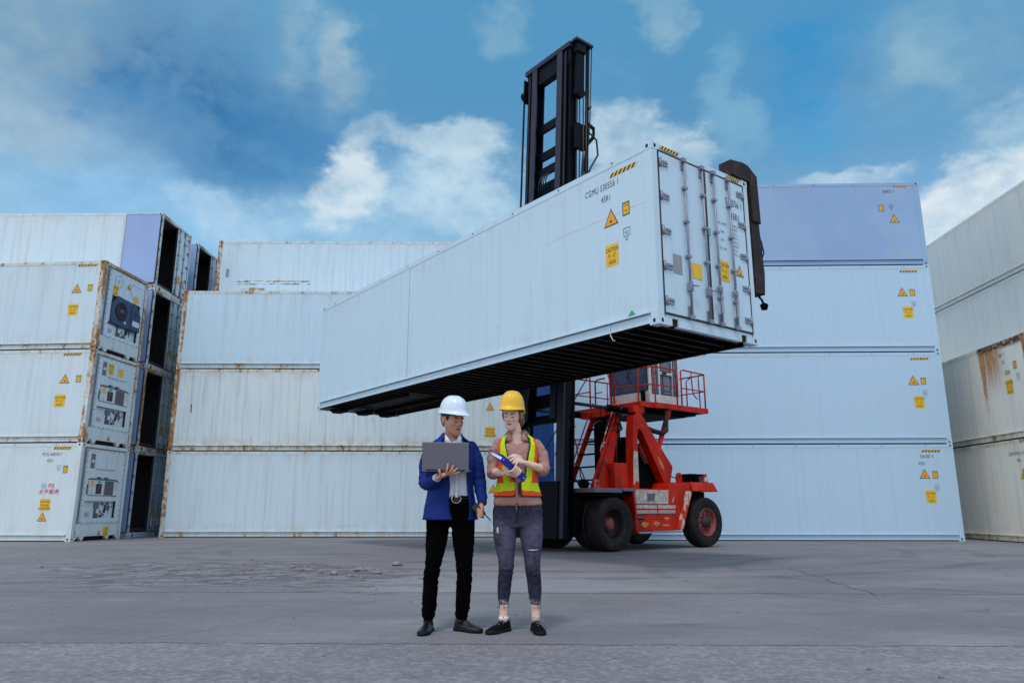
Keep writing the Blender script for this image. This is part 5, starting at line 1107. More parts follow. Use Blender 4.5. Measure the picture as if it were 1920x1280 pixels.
def limb(b, pts, rad, m, seg=14):
    """tapering limb with rounded ends"""
    pts = [V(p) for p in pts]; P = []; Rr = []
    for i in range(len(pts) - 1):                      # resample with a smooth curve
        p0 = pts[max(i - 1, 0)]; p1 = pts[i]; p2 = pts[i + 1]; p3 = pts[min(i + 2, len(pts) - 1)]
        for k in range(5):
            t = k / 5; q = .5 * ((2 * p1) + (p2 - p0) * t + (2 * p0 - 5 * p1 + 4 * p2 - p3) * t * t + (3 * p1 - p0 - 3 * p2 + p3) * t ** 3)
            P.append(q); Rr.append(rad[i] + (rad[i + 1] - rad[i]) * (t * t * (3 - 2 * t)))
    P.append(pts[-1]); Rr.append(rad[-1])
    d0 = (P[0] - P[1]).normalized(); d1 = (P[-1] - P[-2]).normalized(); r0, r1 = Rr[0], Rr[-1]
    P = [P[0] + d0 * r0 * .8, P[0] + d0 * r0 * .5] + P + [P[-1] + d1 * r1 * .5, P[-1] + d1 * r1 * .8]; Rr = [r0 * .4, r0 * .82] + Rr + [r1 * .82, r1 * .4]
    b.tube(P, Rr, m, seg)
def fused(b, name, parent, voxel, smooth=2, wrinkle=None, decim=None):
    """one continuous surface from overlapping closed pieces"""
    me = b.mesh('tmp'); o = bpy.data.objects.new('tmp', me); COL.objects.link(o)
    bm = bmesh.new(); bm.from_mesh(me); bmesh.ops.recalc_face_normals(bm, faces=bm.faces); bm.to_mesh(me); bm.free()
    r = o.modifiers.new('r', 'REMESH'); r.mode = 'VOXEL'; r.voxel_size = voxel; r.use_smooth_shade = True
    if smooth: s = o.modifiers.new('s', 'SMOOTH'); s.iterations = smooth; s.factor = .5
    dg = bpy.context.evaluated_depsgraph_get(); dg.update(); ev = bpy.data.meshes.new_from_object(o.evaluated_get(dg))
    bpy.data.objects.remove(o)
    if wrinkle:
        ev.update(); nv = [v.normal.copy() for v in ev.vertices]
        for v, n in zip(ev.vertices, nv): v.co += n * wrinkle(v.co)
    ev.materials.clear()
    for m in b.mats: ev.materials.append(m)
    ev.name = name; q = link(name, ev, parent); return q
def head(b, Mx, m, jaw=1.0):
    prof = [(-.118, .018, .020, -.066), (-.108, .034, .036, -.058), (-.092, .046, .052, -.044), (-.068, .054, .068, -.028), (-.040, .062, .080, -.014), (-.010, .068, .089, -.004), (.025, .073, .095, .0), (.060, .074, .095, .003), (.090, .066, .085, .006), (.110, .050, .065, .008), (.122, .025, .032, .010)]
    rs = []
    for z, a, c, cy in prof:
        w = a * (jaw if z < -.03 else 1); rs.append([Mx @ p for p in ring((0, cy, z), w, c, 22, 2.15)])
    b.loft(rs, m)
    R3 = Mx.to_3x3()
    def e(c, r): b.ell(Mx @ V(c), r, m, 12, 8, R3)
    nose = [(0, -.088, .022), (0, -.099, .002), (0, -.108, -.018), (0, -.110, -.026)]
    b.tube([Mx @ V(p) for p in nose], [.007, .0085, .0105, .010], m, 10)
    e((-.0125, -.097, -.027), (.009, .011, .008)); e((.0125, -.097, -.027), (.009, .011, .008))
    e((-.03, -.080, .028), (.024, .012, .008)); e((.03, -.080, .028), (.024, .012, .008))         # brow ridge
    e((-.036, -.066, -.018), (.022, .022, .024)); e((.036, -.066, -.018), (.022, .022, .024))     # cheeks
    e((-.030, -.080, .006), (.015, .011, .009)); e((.030, -.080, .006), (.015, .011, .009))       # lids
    e((0, -.083, -.058), (.026, .016, .014)); e((0, -.076, -.100), (.020, .018, .016))            # mouth mound, chin
    for s in (-1, 1):
        b.ell(Mx @ V((s * .075, .012, -.006)), (.010, .019, .032), m, 12, 8, R3); b.ell(Mx @ V((s * .080, .018, .008)), (.007, .016, .020), m, 10, 8, R3)
def face_parts(Mx, root, brow, lip, smile=0.0, open_eye=True, W=M['hairb']):
    P = lambda x, y, z: Mx @ V((x, y, z))
    for s in (-1, 1):
        b = MB(); b.tube([P(s * .014, -.0935, .026), P(s * .028, -.0945, .033), P(s * .042, -.087, .032), P(s * .050, -.079, .026)], [.0028, .0038, .0034, .0018], brow, 6); b.obj('eyebrow', root)
        b = MB(); b.tube([P(s * .017, -.0885, .004), P(s * .028, -.0935, .0005), P(s * .038, -.0895, .002), P(s * .046, -.081, .005)], [.0014, .0026, .0026, .0014], M['browb'], 6); b.obj('eyelash', root)
    b = MB()
    b.tube([P(-.024, -.0885, -.056 + smile), P(-.010, -.0975, -.0545), P(0, -.0985, -.0555), P(.010, -.0975, -.0545), P(.024, -.0885, -.056 + smile)], [.0018, .0036, .0034, .0036, .0018], lip, 8)
    b.tube([P(-.021, -.088, -.060 + smile), P(-.009, -.0965, -.0635), P(.009, -.0965, -.0635), P(.021, -.088, -.060 + smile)], [.0018, .0044, .0044, .0018], lip, 8); b.obj('lips', root)
    b = MB(); b.tube([P(-.023, -.0905, -.0575 + smile), P(-.008, -.0995, -.0590), P(.008, -.0995, -.0590), P(.023, -.0905, -.0575 + smile)], [.0008, .0013, .0013, .0008], M['browb'], 6); b.obj('mouth_line', root)
def hard_hat(Mx, root, m, knob=None, peak=1.0):
    """shell with front peak, brim and three ridges; Mx places its rim plane"""
    n = 48; rows = []
    def rad(t): return .118 + .0 * t, .145
    for i, (h, k) in enumerate(((-.012, 1.075), (-.008, 1.085), (.0, 1.03), (.014, .995), (.040, .975), (.070, .92), (.095, .82), (.116, .66), (.131, .45), (.139, .22), (.141, .02))):
        r = []
        for q in range(n):
            t = 2 * math.pi * q / n; x, y = math.sin(t), -math.cos(t)      # q = 0 is the front
            a = .118 * k; c = .142 * k
            if i <= 2:
                f = max(0.0, math.cos(t)) ** 2; ext = (.052 * peak * f + .008) * (1.0, 1.0, .42)[i]; a += ext * .35; c += ext
            zz = h
            if i <= 2: zz -= .010 * max(0.0, math.cos(t)) ** 2 - .006 * max(0.0, -math.cos(t))
            if 4 <= i <= 8:
                for rc, wd, ht in ((0, .026, .010), (-.048, .012, .006), (.048, .012, .006)):
                    d = abs(a * x - rc)
                    if d < wd: zz += ht * (1 - d / wd) * (1 if abs(y) < .98 else 1)
            r.append(Mx @ V((a * x, c * y, zz)))
        rows.append(r)
    b = MB(); b.loft(rows, m, cap=True); h = b.obj('hard_hat', root)
    so = h.modifiers.new('solid', 'SOLIDIFY'); so.thickness = .004; so.offset = -1
    sd = h.modifiers.new('sub', 'SUBSURF'); sd.levels = 1; sd.render_levels = 1
    b = MB(); b.tube([Mx @ V((.112 * math.sin(t), .128 * -math.cos(t) + .004, -.018)) for t in [2 * math.pi * q / 24 for q in range(25)]], (.0035), M['hatband'], 6, False)
    if knob: b.lathe([(0, -.02), (.022, -.018), (.024, .012), (0, .016)], Mx @ V(knob), 'x', M['knob'], 14); b.tube([Mx @ V((.105, .05, -.02)), Mx @ V((.095, .10, -.03)), Mx @ V((.05, .145, -.035)), Mx @ V((-.05, .145, -.035)), Mx @ V((-.095, .10, -.03))], (.010), m, 8)
    b.obj('head_band', h); return h
def MX(c, yaw=0.0, pitch=0.0, roll=0.0, s=1.0):
    """head frame: yaw turns the face to the right of the picture, pitch nods down, roll leans toward the right"""
    return Matrix.Translation(c) @ Matrix.Rotation(yaw, 4, 'Z') @ Matrix.Rotation(pitch, 4, 'X') @ Matrix.Rotation(roll, 4, 'Y') @ Matrix.Scale(s, 4)
def finger(b, pts, r0, r1, m): limb(b, pts, [r0 + (r1 - r0) * i / (len(pts) - 1) for i in range(len(pts))], m, 8)
def palm(b, c, u, v, w, hx, hy, hz, m): b.ell(c, (1, 1, 1), m, 12, 8, Matrix((V(u).normalized() * hx, V(v).normalized() * hy, V(w).normalized() * hz)).transposed())
def shoe(root, pos, ang, L, up, sole, name, high, laces=False, wid=1.0):
    """pos = under the ankle, ang = heading of the toe from +x"""
    A = Matrix.Translation((*pos, 0)) @ Matrix.Rotation(ang, 4, 'Z'); k = L / .29
    secs = [(-.078, .020, .085), (-.066, .031, .098), (-.03, .036, .104 if not high else .115), (.02, .037, .100 if not high else .112), (.06, .040, .078), (.10, .045, .060), (.14, .047, .050), (.175, .043, .043), (.198, .031, .034), (.210, .014, .026)]
    rs = []
    for x, w, h in secs:
        w *= wid; r = []
        for q in range(18):
            t = 2 * math.pi * q / 18; cy, cz = math.cos(t), math.sin(t)
            y = w * math.copysign(abs(cy) ** .8, cy); z = .018 + (h - .018) * max(0, cz) ** .75 if cz > 0 else .018 - .004 * abs(cz)
            if cz > 0 and h > .07: y *= 1 - .30 * cz
            r.append(A @ V((x * k, y * k, z)))
        rs.append(r)
    b = MB(); b.loft(rs, up); s = b.obj(name, root); sd = s.modifiers.new('sub', 'SUBSURF'); sd.levels = sd.render_levels = 1
    b = MB(); out = [(-.084, .0), (-.078, .026), (-.05, .036), (0, .036), (.05, .039), (.10, .048), (.15, .050), (.19, .038), (.212, .018), (.217, 0)]
    loop = [(x, w * wid) for x, w in out] + [(x, -w * wid) for x, w in out[-2:0:-1]]
    heel = lambda x: .0
    r0 = [A @ V((x * k, w * k * .97, .001)) for x, w in loop]; r1 = [A @ V((x * k, w * k * 1.03, .012)) for x, w in loop]; r2 = [A @ V((x * k, w * k, .024 + (.008 if x > .18 else 0))) for x, w in loop]
    b.loft([r0, r1, r2], sole); b.obj('sole', s)
    if laces:
        b = MB()
        for i, x in enumerate((.035, .055, .075, .095)):
            z = .098 - i * .0125; d = 1 if i % 2 else -1
            b.tube([A @ V(((x - .01 * d) * k, .024 * k, z - .010)), A @ V((x * k, .0, z + .004)), A @ V(((x + .01 * d) * k, -.024 * k, z - .010))], .0022, M['lace'], 5)
        for d in (-1, 1): b.tube([A @ V((.03 * k, 0, .104)), A @ V((.035 * k, d * .03, .115)), A @ V((.05 * k, d * .045, .09)), A @ V((.07 * k, d * .05, .07))], .002, M['lace'], 5)
        b.obj('laces', s)
    else:
        b = MB(); b.prism([(-.012, .05), (.030, .05), (.026, .098), (-.008, .098)], 'y', -.0345 * wid, .0345 * wid, M['sole'])
        g_ = MB(); g_.add([A @ V((x * k, y * k, z)) for x, y, z in b.v], b.f, M['sole']); g_.obj('elastic_panel', s)
    return s
def wr(scale, amp, zs=1.6, off=0.0):
    return lambda p: amp * (noise.fractal(V((p.x * scale + off, p.y * scale, p.z * scale * zs)), 1.0, 2.0, 3))
# ================================================================== man in the blue blazer
man = thing('person', 'man in white hard hat and blue blazer holding an open grey laptop', 'person', (-.50, 6.1, 0))
def person_shell(root, n): return root
TY = R(14)                                             # torso turned a little to the right of the picture
b = MB(); sk = M['skin_m']
HM = MX((.004, -.020, 1.657), R(42), R(14), R(-2), .99) @ Matrix.Diagonal((1.10, 1.05, 1.0, 1.0))
head(b, HM, sk, 1.08)
limb(b, [(.0, .035, 1.44), (.0, .02, 1.53), (.0, .005, 1.60)], [.062, .056, .054], sk)
b.loft([ring((.0, .02, z), a, c, 20) for z, a, c in ((.86, .13, .09), (.95, .145, .10), (1.08, .135, .095), (1.25, .145, .098), (1.36, .145, .092), (1.43, .12, .08), (1.48, .075, .062), (1.51, .05, .045))], sk)
LEGM = (((-.092, .0, .90), (-.105, -.005, .72), (-.128, -.02, .47), (-.148, .015, .30), (-.158, .025, .10)), ((.098, .0, .90), (.112, -.005, .72), (.122, -.02, .48), (.112, .03, .30), (.100, .045, .10)))
for L in LEGM: limb(b, L, [.075, .066, .046, .042, .032], sk)
# right arm under the laptop, left arm hanging with the radio
limb(b, [(-.140, .02, 1.385), (-.195, .025, 1.29), (-.203, .0, 1.155)], [.030, .038, .036], sk); limb(b, [(-.205, .0, 1.155), (-.15, -.12, 1.155), (-.085, -.225, 1.178)], [.040, .036, .026], sk)
limb(b, [(.140, .03, 1.385), (.205, .050, 1.29), (.232, .058, 1.17)], [.030, .037, .036], sk); limb(b, [(.235, .06, 1.17), (.250, .01, 1.07), (.255, -.035, .985)], [.038, .034, .026], sk)
# right hand: palm under the hinge, fingers spread up the back of the lid
palm(b, (-.040, -.262, 1.196), (.8, -.35, .3), (.2, .8, .1), (-.3, .1, 1), .048, .034, .020, sk)
for pts, r in ((((-.055, -.283, 1.197), (-.062, -.305, 1.212), (-.066, -.312, 1.236)), .0125), (((-.020, -.285, 1.205), (-.006, -.310, 1.235), (.000, -.302, 1.282)), .0098), (((-.002, -.280, 1.205), (.026, -.306, 1.235), (.044, -.300, 1.272)), .0098), (((.010, -.272, 1.202), (.044, -.298, 1.225), (.076, -.296, 1.248)), .0094), (((.008, -.262, 1.195), (.05, -.284, 1.207), (.088, -.290, 1.222)), .0085)): finger(b, pts, r, r * .78, sk)
# left hand round the radio
palm(b, (.256, -.050, .938), (.1, 1, .1), (1, 0, .1), (0, .1, 1), .034, .022, .050, sk)
for k, z in enumerate((.945, .925, .906, .890)): finger(b, [(.268, -.070, z), (.262, -.104, z - .006), (.240, -.112, z - .008), (.224, -.098, z - .006)], .0095, .0075, sk)
finger(b, [(.240, -.045, .962), (.232, -.078, .950), (.230, -.098, .930)], .0115, .0085, sk)
fused(b, 'body', man, .0052, 2)
face_parts(HM, man, M['browb'], M['lipm'])
b = MB(); rs = []
for z, a, c in ((-.060, .050, .026), (-.03, .066, .046), (.0, .0735, .060), (.03, .0765, .078), (.06, .0775, .098), (.09, .070, .090)):
    rs.append([HM @ p for p in ring((0, .038 if z < .01 else .022 if z < .05 else .010, z), a, c, 22, 2.2)])
b.loft(rs, M['hairb'])
for s in (-1, 1): b.ell(HM @ V((s * .0665, -.026, .040)), (.010, .020, .040), M['hairb'], 10, 8, HM.to_3x3())
b.obj('hair', man)
hard_hat(HM @ Matrix.Translation((0, -.002, .062)) @ Matrix.Rotation(R(-7), 4, 'X') @ Matrix.Diagonal((.84, .90, 1.03, 1)), man, M['hatw'])
# trousers
b = MB(); tr = M['trousers']
b.loft([ring((.003, .0, z), a, c, 24, 2.5) for z, a, c in ((.80, .150, .09), (.86, .185, .112), (.93, .178, .115), (1.03, .160, .108), (1.045, .158, .106))], tr)
limb(b, [(-.098, -.0, .86), (-.102, -.005, .74), (-.128, -.018, .50), (-.142, .0, .42), (-.150, .012, .28), (-.158, .02, .125)], [.098, .090, .064, .060, .060, .055], tr, 18)
limb(b, [(.104, .0, .86), (.108, -.005, .74), (.121, -.018, .50), (.122, .005, .42), (.112, .03, .28), (.101, .045, .125)], [.098, .092, .066, .062, .060, .053], tr, 18)
fused(b, 'trousers', man, .008, 1, lambda p: .004 * noise.fractal(V((p.x * 14, p.y * 14, p.z * 34)), 1, 2, 3) * (1 + 1.5 * math.exp(-((p.z - .45) / .08) ** 2) + 1.2 * math.exp(-((p.z - .17) / .06) ** 2)))
shoe(man, (-.158, .025), R(-98), .30, M['leather'], M['sole'], 'shoe', True, wid=.95); shoe(man, (.105, .055), R(-34), .265, M['leather'], M['sole'], 'shoe', True, wid=1.0)
b = MB(); b.tube([V((.0, .0, 1.022)) + V((.164 * math.cos(t), .112 * math.sin(t), 0)) for t in [2 * math.pi * k / 40 for k in range(41)]], [(.017, .004)] * 41, M['belt'], 8, False); b.obj('belt', man)
b = MB(); b.tube([V((.055, -.117, 1.018)) + V((.036 * math.cos(t), .012 * math.cos(t) + 0, .031 * math.sin(t))) for t in [2 * math.pi * k / 24 for k in range(25)]], .0048, M['buckle'], 8, False); b.ell((.055, -.112, 1.018), (.028, .005, .024), M['belt'], 12, 8); b.obj('belt_buckle', man)
# shirt
b = MB(); sh = M['shirtw']
b.loft([ring((.0, .01, z), a, c, 26, 2.35, TY) for z, a, c in ((1.015, .158, .108), (1.04, .168, .118), (1.07, .172, .121), (1.12, .165, .115), (1.22, .168, .112), (1.32, .178, .115), (1.40, .172, .106), (1.45, .150, .092))] + [dropring((.0, .015, z), a, c, d) for z, a, c, d in ((1.495, .095, .078, .03), (1.525, .074, .068, .06), (1.54, .068, .064, .075))], sh)
fused(b, 'shirt', man, .008, 1, lambda p: .0045 * noise.fractal(V((p.x * 17, p.y * 17, p.z * 13)), 1, 2, 3))
b = MB()                                              # collar: two turned down wings
for s in (-1, 1):
    o = [(s * .014 + .030, -.080, 1.462), (s * .066 + .022, -.064, 1.458), (s * .084 + .004, .01, 1.522), (s * .064, .05, 1.572), (s * .062 + .002, .0, 1.560), (s * .048 + .010, -.042, 1.530)]
    c = sum((V(p) for p in o), V()) / len(o)
    b.loft([[V(p) for p in o], [V(p) + V((s * .008, -.010, .002)) for p in o]], sh)
b.tube([V((.062 * math.cos(t) + .002, .058 * math.sin(t) + .012, 1.545 + .016 * math.sin(t))) for t in [math.pi * (-.15 + 1.30 * k / 20) for k in range(21)]], [(.020, .004)] * 21, sh, 8); b.obj('shirt_collar', man)
b = MB(); b.tube([(-.100, -.205, 1.178), (-.088, -.226, 1.181)], [.034, .033], sh, 14); b.obj('shirt_cuff', man)
b = MB(); b.prism([(.047, 1.03), (.069, 1.03), (.065, 1.40), (.043, 1.40)], 'y', -.124, -.1225, sh); [b.lathe([(0, 0), (.005, 0), (.005, .003), (0, .003)], (.057, -.127, 1.08 + k * .085), 'y', M['unitwhite'], 8) for k in range(4)]; b.obj('button_placket', man)
# blazer: open fronted shell
def open_shell(zs, gap, root, name, m, cx=0.0, n=72, yaw=0.0, wrin=.004, thick=.005, matf=None, mats=None, ex=2.35):
    """zs = (z, half width, half depth); gap(z) = (left edge, right edge) of the opening along the front, as arc angle"""
    b = MB(); v = []; rows = len(zs)
    for z, a, c, cy in zs:
        for k in range(n + 1):
            g0, g1 = gap(z); t = g1 + (2 * math.pi - (g1 - g0)) * k / n - math.pi / 2     # from the right edge round the back to the left edge
            ct, st = math.cos(t), math.sin(t)
            x = a * math.copysign(abs(ct) ** (2 / ex), ct); y = c * math.copysign(abs(st) ** (2 / ex), st)
            p = V((x * math.cos(yaw) - y * math.sin(yaw) + cx, x * math.sin(yaw) + y * math.cos(yaw) + cy, z)); nn = V((ct, st, 0))
            v.append(p + nn * wrin * noise.fractal(p * 13, 1, 2, 3))
    b.v = [tuple(p) for p in v]
    for m_ in (mats or [m]): b.k(m_)
    for i in range(rows - 1):
        for k in range(n):
            b.f.append([i * (n + 1) + k, i * (n + 1) + k + 1, (i + 1) * (n + 1) + k + 1, (i + 1) * (n + 1) + k]); b.sm.append(True)
            b.mi.append(matf(i, k, v[i * (n + 1) + k], (v[i * (n + 1) + k] + v[(i + 1) * (n + 1) + k + 1]) / 2) if matf else 0)
    o = b.obj(name, root); s = o.modifiers.new('solid', 'SOLIDIFY'); s.thickness = thick; s.offset = 0; return o
def lerpz(tab):
    def f(z):
        for (z0, *a), (z1, *c) in zip(tab, tab[1:]):
            if z <= z1: 
                t = min(1, max(0, (z - z0) / (z1 - z0))); return tuple(p + (q - p) * t for p, q in zip(a, c))
        return tuple(tab[-1][1:])
    return f
jz = [(.855, .222, .158), (.90, .216, .154), (.96, .207, .147), (1.04, .192, .134), (1.12, .184, .126), (1.20, .186, .126), (1.28, .193, .127), (1.36, .200, .124), (1.41, .202, .116), (1.45, .188, .106), (1.48, .155, .094), (1.505, .118, .086), (1.53, .090, .080), (1.55, .080, .076)]
jf = lerpz(jz); zz = [.855 + (1.55 - .855) * i / 46 for i in range(47)]
gp_ = lerpz([(.855, -.02, .50), (.92, -.10, .62), (1.02, -.14, .66), (1.12, -.10, .62), (1.25, -.16, .58), (1.36, -.30, .62), (1.47, -.55, .78), (1.55, -.95, 1.05)])
bl = open_shell([(z, *jf(z), .012) for z in zz], gp_, man, 'blazer', M['jacket'], 0.0, 80, TY)
b = MB(); jm = M['jacket']
limb(b, [(-.158, .02, 1.432), (-.200, .026, 1.33), (-.208, .024, 1.22), (-.205, .0, 1.145), (-.150, -.115, 1.150), (-.098, -.198, 1.172)], [.058, .061, .057, .056, .049, .040], jm, 18)
fused(b, 'sleeve', man, .008, 1, lambda p: .0065 * noise.fractal(V((p.x * 16, p.y * 16, p.z * 30)), 1, 2, 3))
b = MB(); limb(b, [(.152, .03, 1.440), (.202, .048, 1.33), (.222, .056, 1.22), (.236, .050, 1.145), (.250, .012, 1.06), (.258, -.025, .995)], [.058, .060, .055, .053, .047, .041], jm, 18)
fused(b, 'sleeve', man, .008, 1, lambda p: .0065 * noise.fractal(V((p.x * 16, p.y * 16, p.z * 26)), 1, 2, 3))
for s, pts in ((-1, [(-.075, -.050, 1.515), (-.100, -.082, 1.448), (-.115, -.098, 1.430), (-.098, -.110, 1.425), (-.040, -.142, 1.28), (-.014, -.140, 1.22), (-.020, -.132, 1.30), (-.042, -.105, 1.43)]), (1, [(.090, -.035, 1.515), (.125, -.062, 1.450), (.142, -.075, 1.432), (.130, -.092, 1.425), (.118, -.125, 1.28), (.100, -.132, 1.22), (.092, -.122, 1.30), (.082, -.085, 1.43)])):
    b = MB(); b.loft([[V(p) for p in pts], [V(p) + V((0, -.007, .002)) for p in pts]], jm); b.obj('lapel', bl)
b = MB(); b.obox((-.128, -.108, .965), (1, -.35, 0), (.35, 1, 0), (0, 0, 1), .062, .004, .010, jm); b.obj('pocket_flap', bl)
# ================================================================== woman in the safety vest
wo = thing('person', 'woman in yellow hard hat and orange and lime safety vest holding a blue folder', 'person', (.05, 6.1, 0))
b = MB(); sk = M['skin_w']
HW = MX((-.048, -.028, 1.694), R(-17), R(15), R(4), .96)
head(b, HW, sk, .98)
limb(b, [(-.010, .03, 1.47), (-.020, .012, 1.56), (-.034, .0, 1.63)], [.058, .050, .048], sk)
b.loft([ring((-.005, .02, z), a, c, 20) for z, a, c in ((.88, .15, .10), (.96, .14, .095), (1.10, .115, .085), (1.28, .130, .090), (1.38, .135, .095), (1.45, .125, .093), (1.50, .092, .080), (1.54, .06, .056))], sk)
for L in (((-.09, .0, .90), (-.10, -.01, .72), (-.094, -.015, .50), (-.108, .02, .34), (-.115, .03, .20), (-.118, .03, .09)), ((.09, .0, .90), (.105, -.01, .72), (.113, -.015, .50), (.128, .02, .34), (.134, .03, .20), (.138, .03, .09))): limb(b, L, [.078, .070, .044, .042, .034, .033], sk)
limb(b, [(-.135, .025, 1.40), (-.185, .02, 1.33), (-.203, .0, 1.235)], [.028, .034, .036], sk); limb(b, [(-.205, .0, 1.235), (-.168, -.12, 1.225), (-.108, -.235, 1.214)], [.035, .031, .0215], sk)
limb(b, [(.135, .03, 1.40), (.187, .02, 1.34), (.206, -.02, 1.255)], [.028, .034, .036], sk); limb(b, [(.208, -.02, 1.255), (.130, -.15, 1.272), (.040, -.250, 1.296)], [.036, .0315, .021], sk)
FA, FB = V((-.128, -.44, 1.318)), V((.052, -.27, 1.165))       # folder spine from end to end
fs = (FB - FA).normalized(); fc = V((-.165, .12, .12)); fc = (fc - fs * fc.dot(fs)).normalized(); fn = fs.cross(fc).normalized()
if fn.z > 0: fn = -fn
# right hand clasping the spine from below
hp = FA + fs * .165
palm(b, hp + V((-.052, .03, -.010)) - fc * .006, (.8, -.45, -.1), (.1, .5, 1), (.3, .6, -.2), .046, .034, .020, sk)
for k in range(4):
    o = FA + fs * (.125 + k * .022); q0 = o + V((-.026, -.012, -.040)) ; 
    finger(b, [o + V((-.040, .02, -.030)), o - fc * .024 + fn * .028, o - fc * .034 - fn * .004, o - fc * .026 - fn * .030], .0095, .0075, sk)
finger(b, [hp + V((-.060, .012, .010)), FA + fs * .10 + fn * .030 + fc * .006, FA + fs * .085 + fn * .031 + fc * .04], .011, .0085, sk)
# left hand pointing down on to the folder
palm(b, (.010, -.275, 1.312), (-.9, -.35, .2), (-.2, .3, .9), (.1, .9, -.2), .046, .032, .017, sk)
for pts, r in ((((-.020, -.292, 1.330), (-.062, -.330, 1.338), (-.098, -.352, 1.310)), .0092), (((-.022, -.295, 1.318), (-.058, -.335, 1.312), (-.080, -.352, 1.278)), .0092), (((-.018, -.295, 1.305), (-.040, -.330, 1.290), (-.050, -.342, 1.255)), .0088), (((-.008, -.292, 1.296), (-.018, -.322, 1.276), (-.020, -.332, 1.246)), .0078), (((.020, -.270, 1.335), (-.020, -.285, 1.352), (-.052, -.305, 1.348)), .0105)): finger(b, pts, r, r * .8, sk)
fused(b, 'body', wo, .0052, 2)
face_parts(HW, wo, M['browg'], M['lipw'], .004)
b = MB(); rs = []
for z, a, c in ((-.085, .030, .022), (-.05, .060, .045), (-.02, .074, .062), (.02, .079, .088), (.06, .0795, .100), (.09, .070, .092)): rs.append([HW @ p for p in ring((0, .034 if z < .0 else .014, z), a, c, 22, 2.2)])
b.loft(rs, M['hairg'])
for s, n_ in ((1, 5), (-1, 3)):
    for k in range(n_): b.tube([HW @ V((s * .070, -.030 + k * .012, .055)), HW @ V((s * .0795, -.022 + k * .014, .01 - k * .004)), HW @ V((s * (.076 - k * .003), -.005 + k * .016, -.035 - k * .008)), HW @ V((s * (.060 - .004 * k), .03 + k * .01, -.07 - k * .010))], [.005, .007, .006, .003], M['hairg'], 6)
b.ell(HW @ V((.045, .085, -.03)), (.040, .034, .050), M['hairg'], 14, 9, HW.to_3x3()); b.tube([HW @ V((.05, .09, -.03)), HW @ V((.06, .105, -.075)), HW @ V((.052, .10, -.115))], [.026, .020, .006], M['hairg'], 10)
b.obj('hair', wo)
hard_hat(HW @ Matrix.Translation((0, -.006, .064)) @ Matrix.Rotation(R(-10), 4, 'X') @ Matrix.Diagonal((.89, .92, 1.08, 1)), wo, M['haty'], (.082, .108, -.024), .55)
# jeans
b = MB(); jn = M['jeans']
b.loft([ring((-.005, .005, z), a, c, 26, 2.4) for z, a, c in ((.80, .165, .105), (.86, .200, .128), (.93, .203, .130), (1.00, .180, .115), (1.06, .155, .100), (1.075, .150, .098))], jn)
limb(b, [(-.105, .0, .86), (-.108, -.008, .74), (-.096, -.015, .52), (-.104, .008, .42), (-.112, .025, .33), (-.117, .03, .225)], [.102, .093, .062, .058, .054, .044], jn, 18)
limb(b, [(.098, .0, .86), (.106, -.008, .74), (.113, -.015, .52), (.122, .008, .42), (.130, .025, .33), (.136, .03, .225)], [.102, .093, .063, .059, .055, .045], jn, 18)
jo = fused(b, 'jeans', wo, .0075, 1, lambda p: .0026 * noise.fractal(V((p.x * 15, p.y * 15, p.z * 36)), 1, 2, 3) * (1 + 2.2 * math.exp(-((p.z - .47) / .05) ** 2) + 1.0 * math.exp(-((p.z - .85) / .05) ** 2)))
b = MB(); b.tube([(-.012, -.133, .99), (-.011, -.136, .92), (-.010, -.122, .84)], .004, M['seam'], 6); b.tube([(-.016, -.131, .985), (-.016, -.137, .91)], .002, M['buckle'], 5); b.obj('zip', jo)
b = MB(); random.seed(21)
for cx, cy in ((-.117, .03), (.136, .03)):
    for k in range(46):
        a = random.uniform(0, 2 * math.pi); r = .046; l = random.uniform(.008, .024)
        p = V((cx + r * math.cos(a), cy + r * math.sin(a), .190)); b.tube([p + V((0, 0, .008)), p + V((random.uniform(-.004, .004), random.uniform(-.004, .004), -l))], [.0018, .0008], M['lace'] if k % 3 else M['unitwhite'], 4)
b.obj('frayed_hem', jo)
shoe(wo, (-.118, .03), R(-128), .27, M['knit'], M['sole'], 'shoe', False, True, 1.05); shoe(wo, (.138, .03), R(-78), .27, M['knit'], M['sole'], 'shoe', False, True, 1.05)
b = MB(); b.tube([(-.118, .032, .085), (-.118, .032, .115)], [.040, .038], M['sock'], 14); b.obj('sock', wo)
# shirt with rolled sleeves
b = MB(); sp_ = M['shirtp']
b.loft([ring((-.005, .012, z), a, c, 26, 2.35) for z, a, c in ((.965, .188, .132), (.985, .200, .137), (1.02, .192, .134), (1.07, .168, .121), (1.14, .142, .108), (1.24, .148, .114), (1.33, .166, .122), (1.41, .176, .114), (1.45, .175, .106))] + [dropring((-.006, .014, z), a, c, d) for z, a, c, d in ((1.49, .150, .093, .025), (1.52, .102, .080, .070), (1.545, .076, .068, .105), (1.56, .068, .062, .125))], sp_)
so_ = fused(b, 'shirt', wo, .0065, 1, lambda p: .005 * noise.fractal(V((p.x * 16, p.y * 16, p.z * 14)), 1, 2, 3) + 0)
bm = bmesh.new(); bm.from_mesh(so_.data)           # open the neck
kill = [f for f in bm.faces if (lambda c: c.y < .0 and c.z > 1.435 and abs(c.x + .012) < (c.z - 1.435) * .46)(f.calc_center_median())]
bmesh.ops.delete(bm, geom=kill, context='FACES'); bm.to_mesh(so_.data); bm.free()
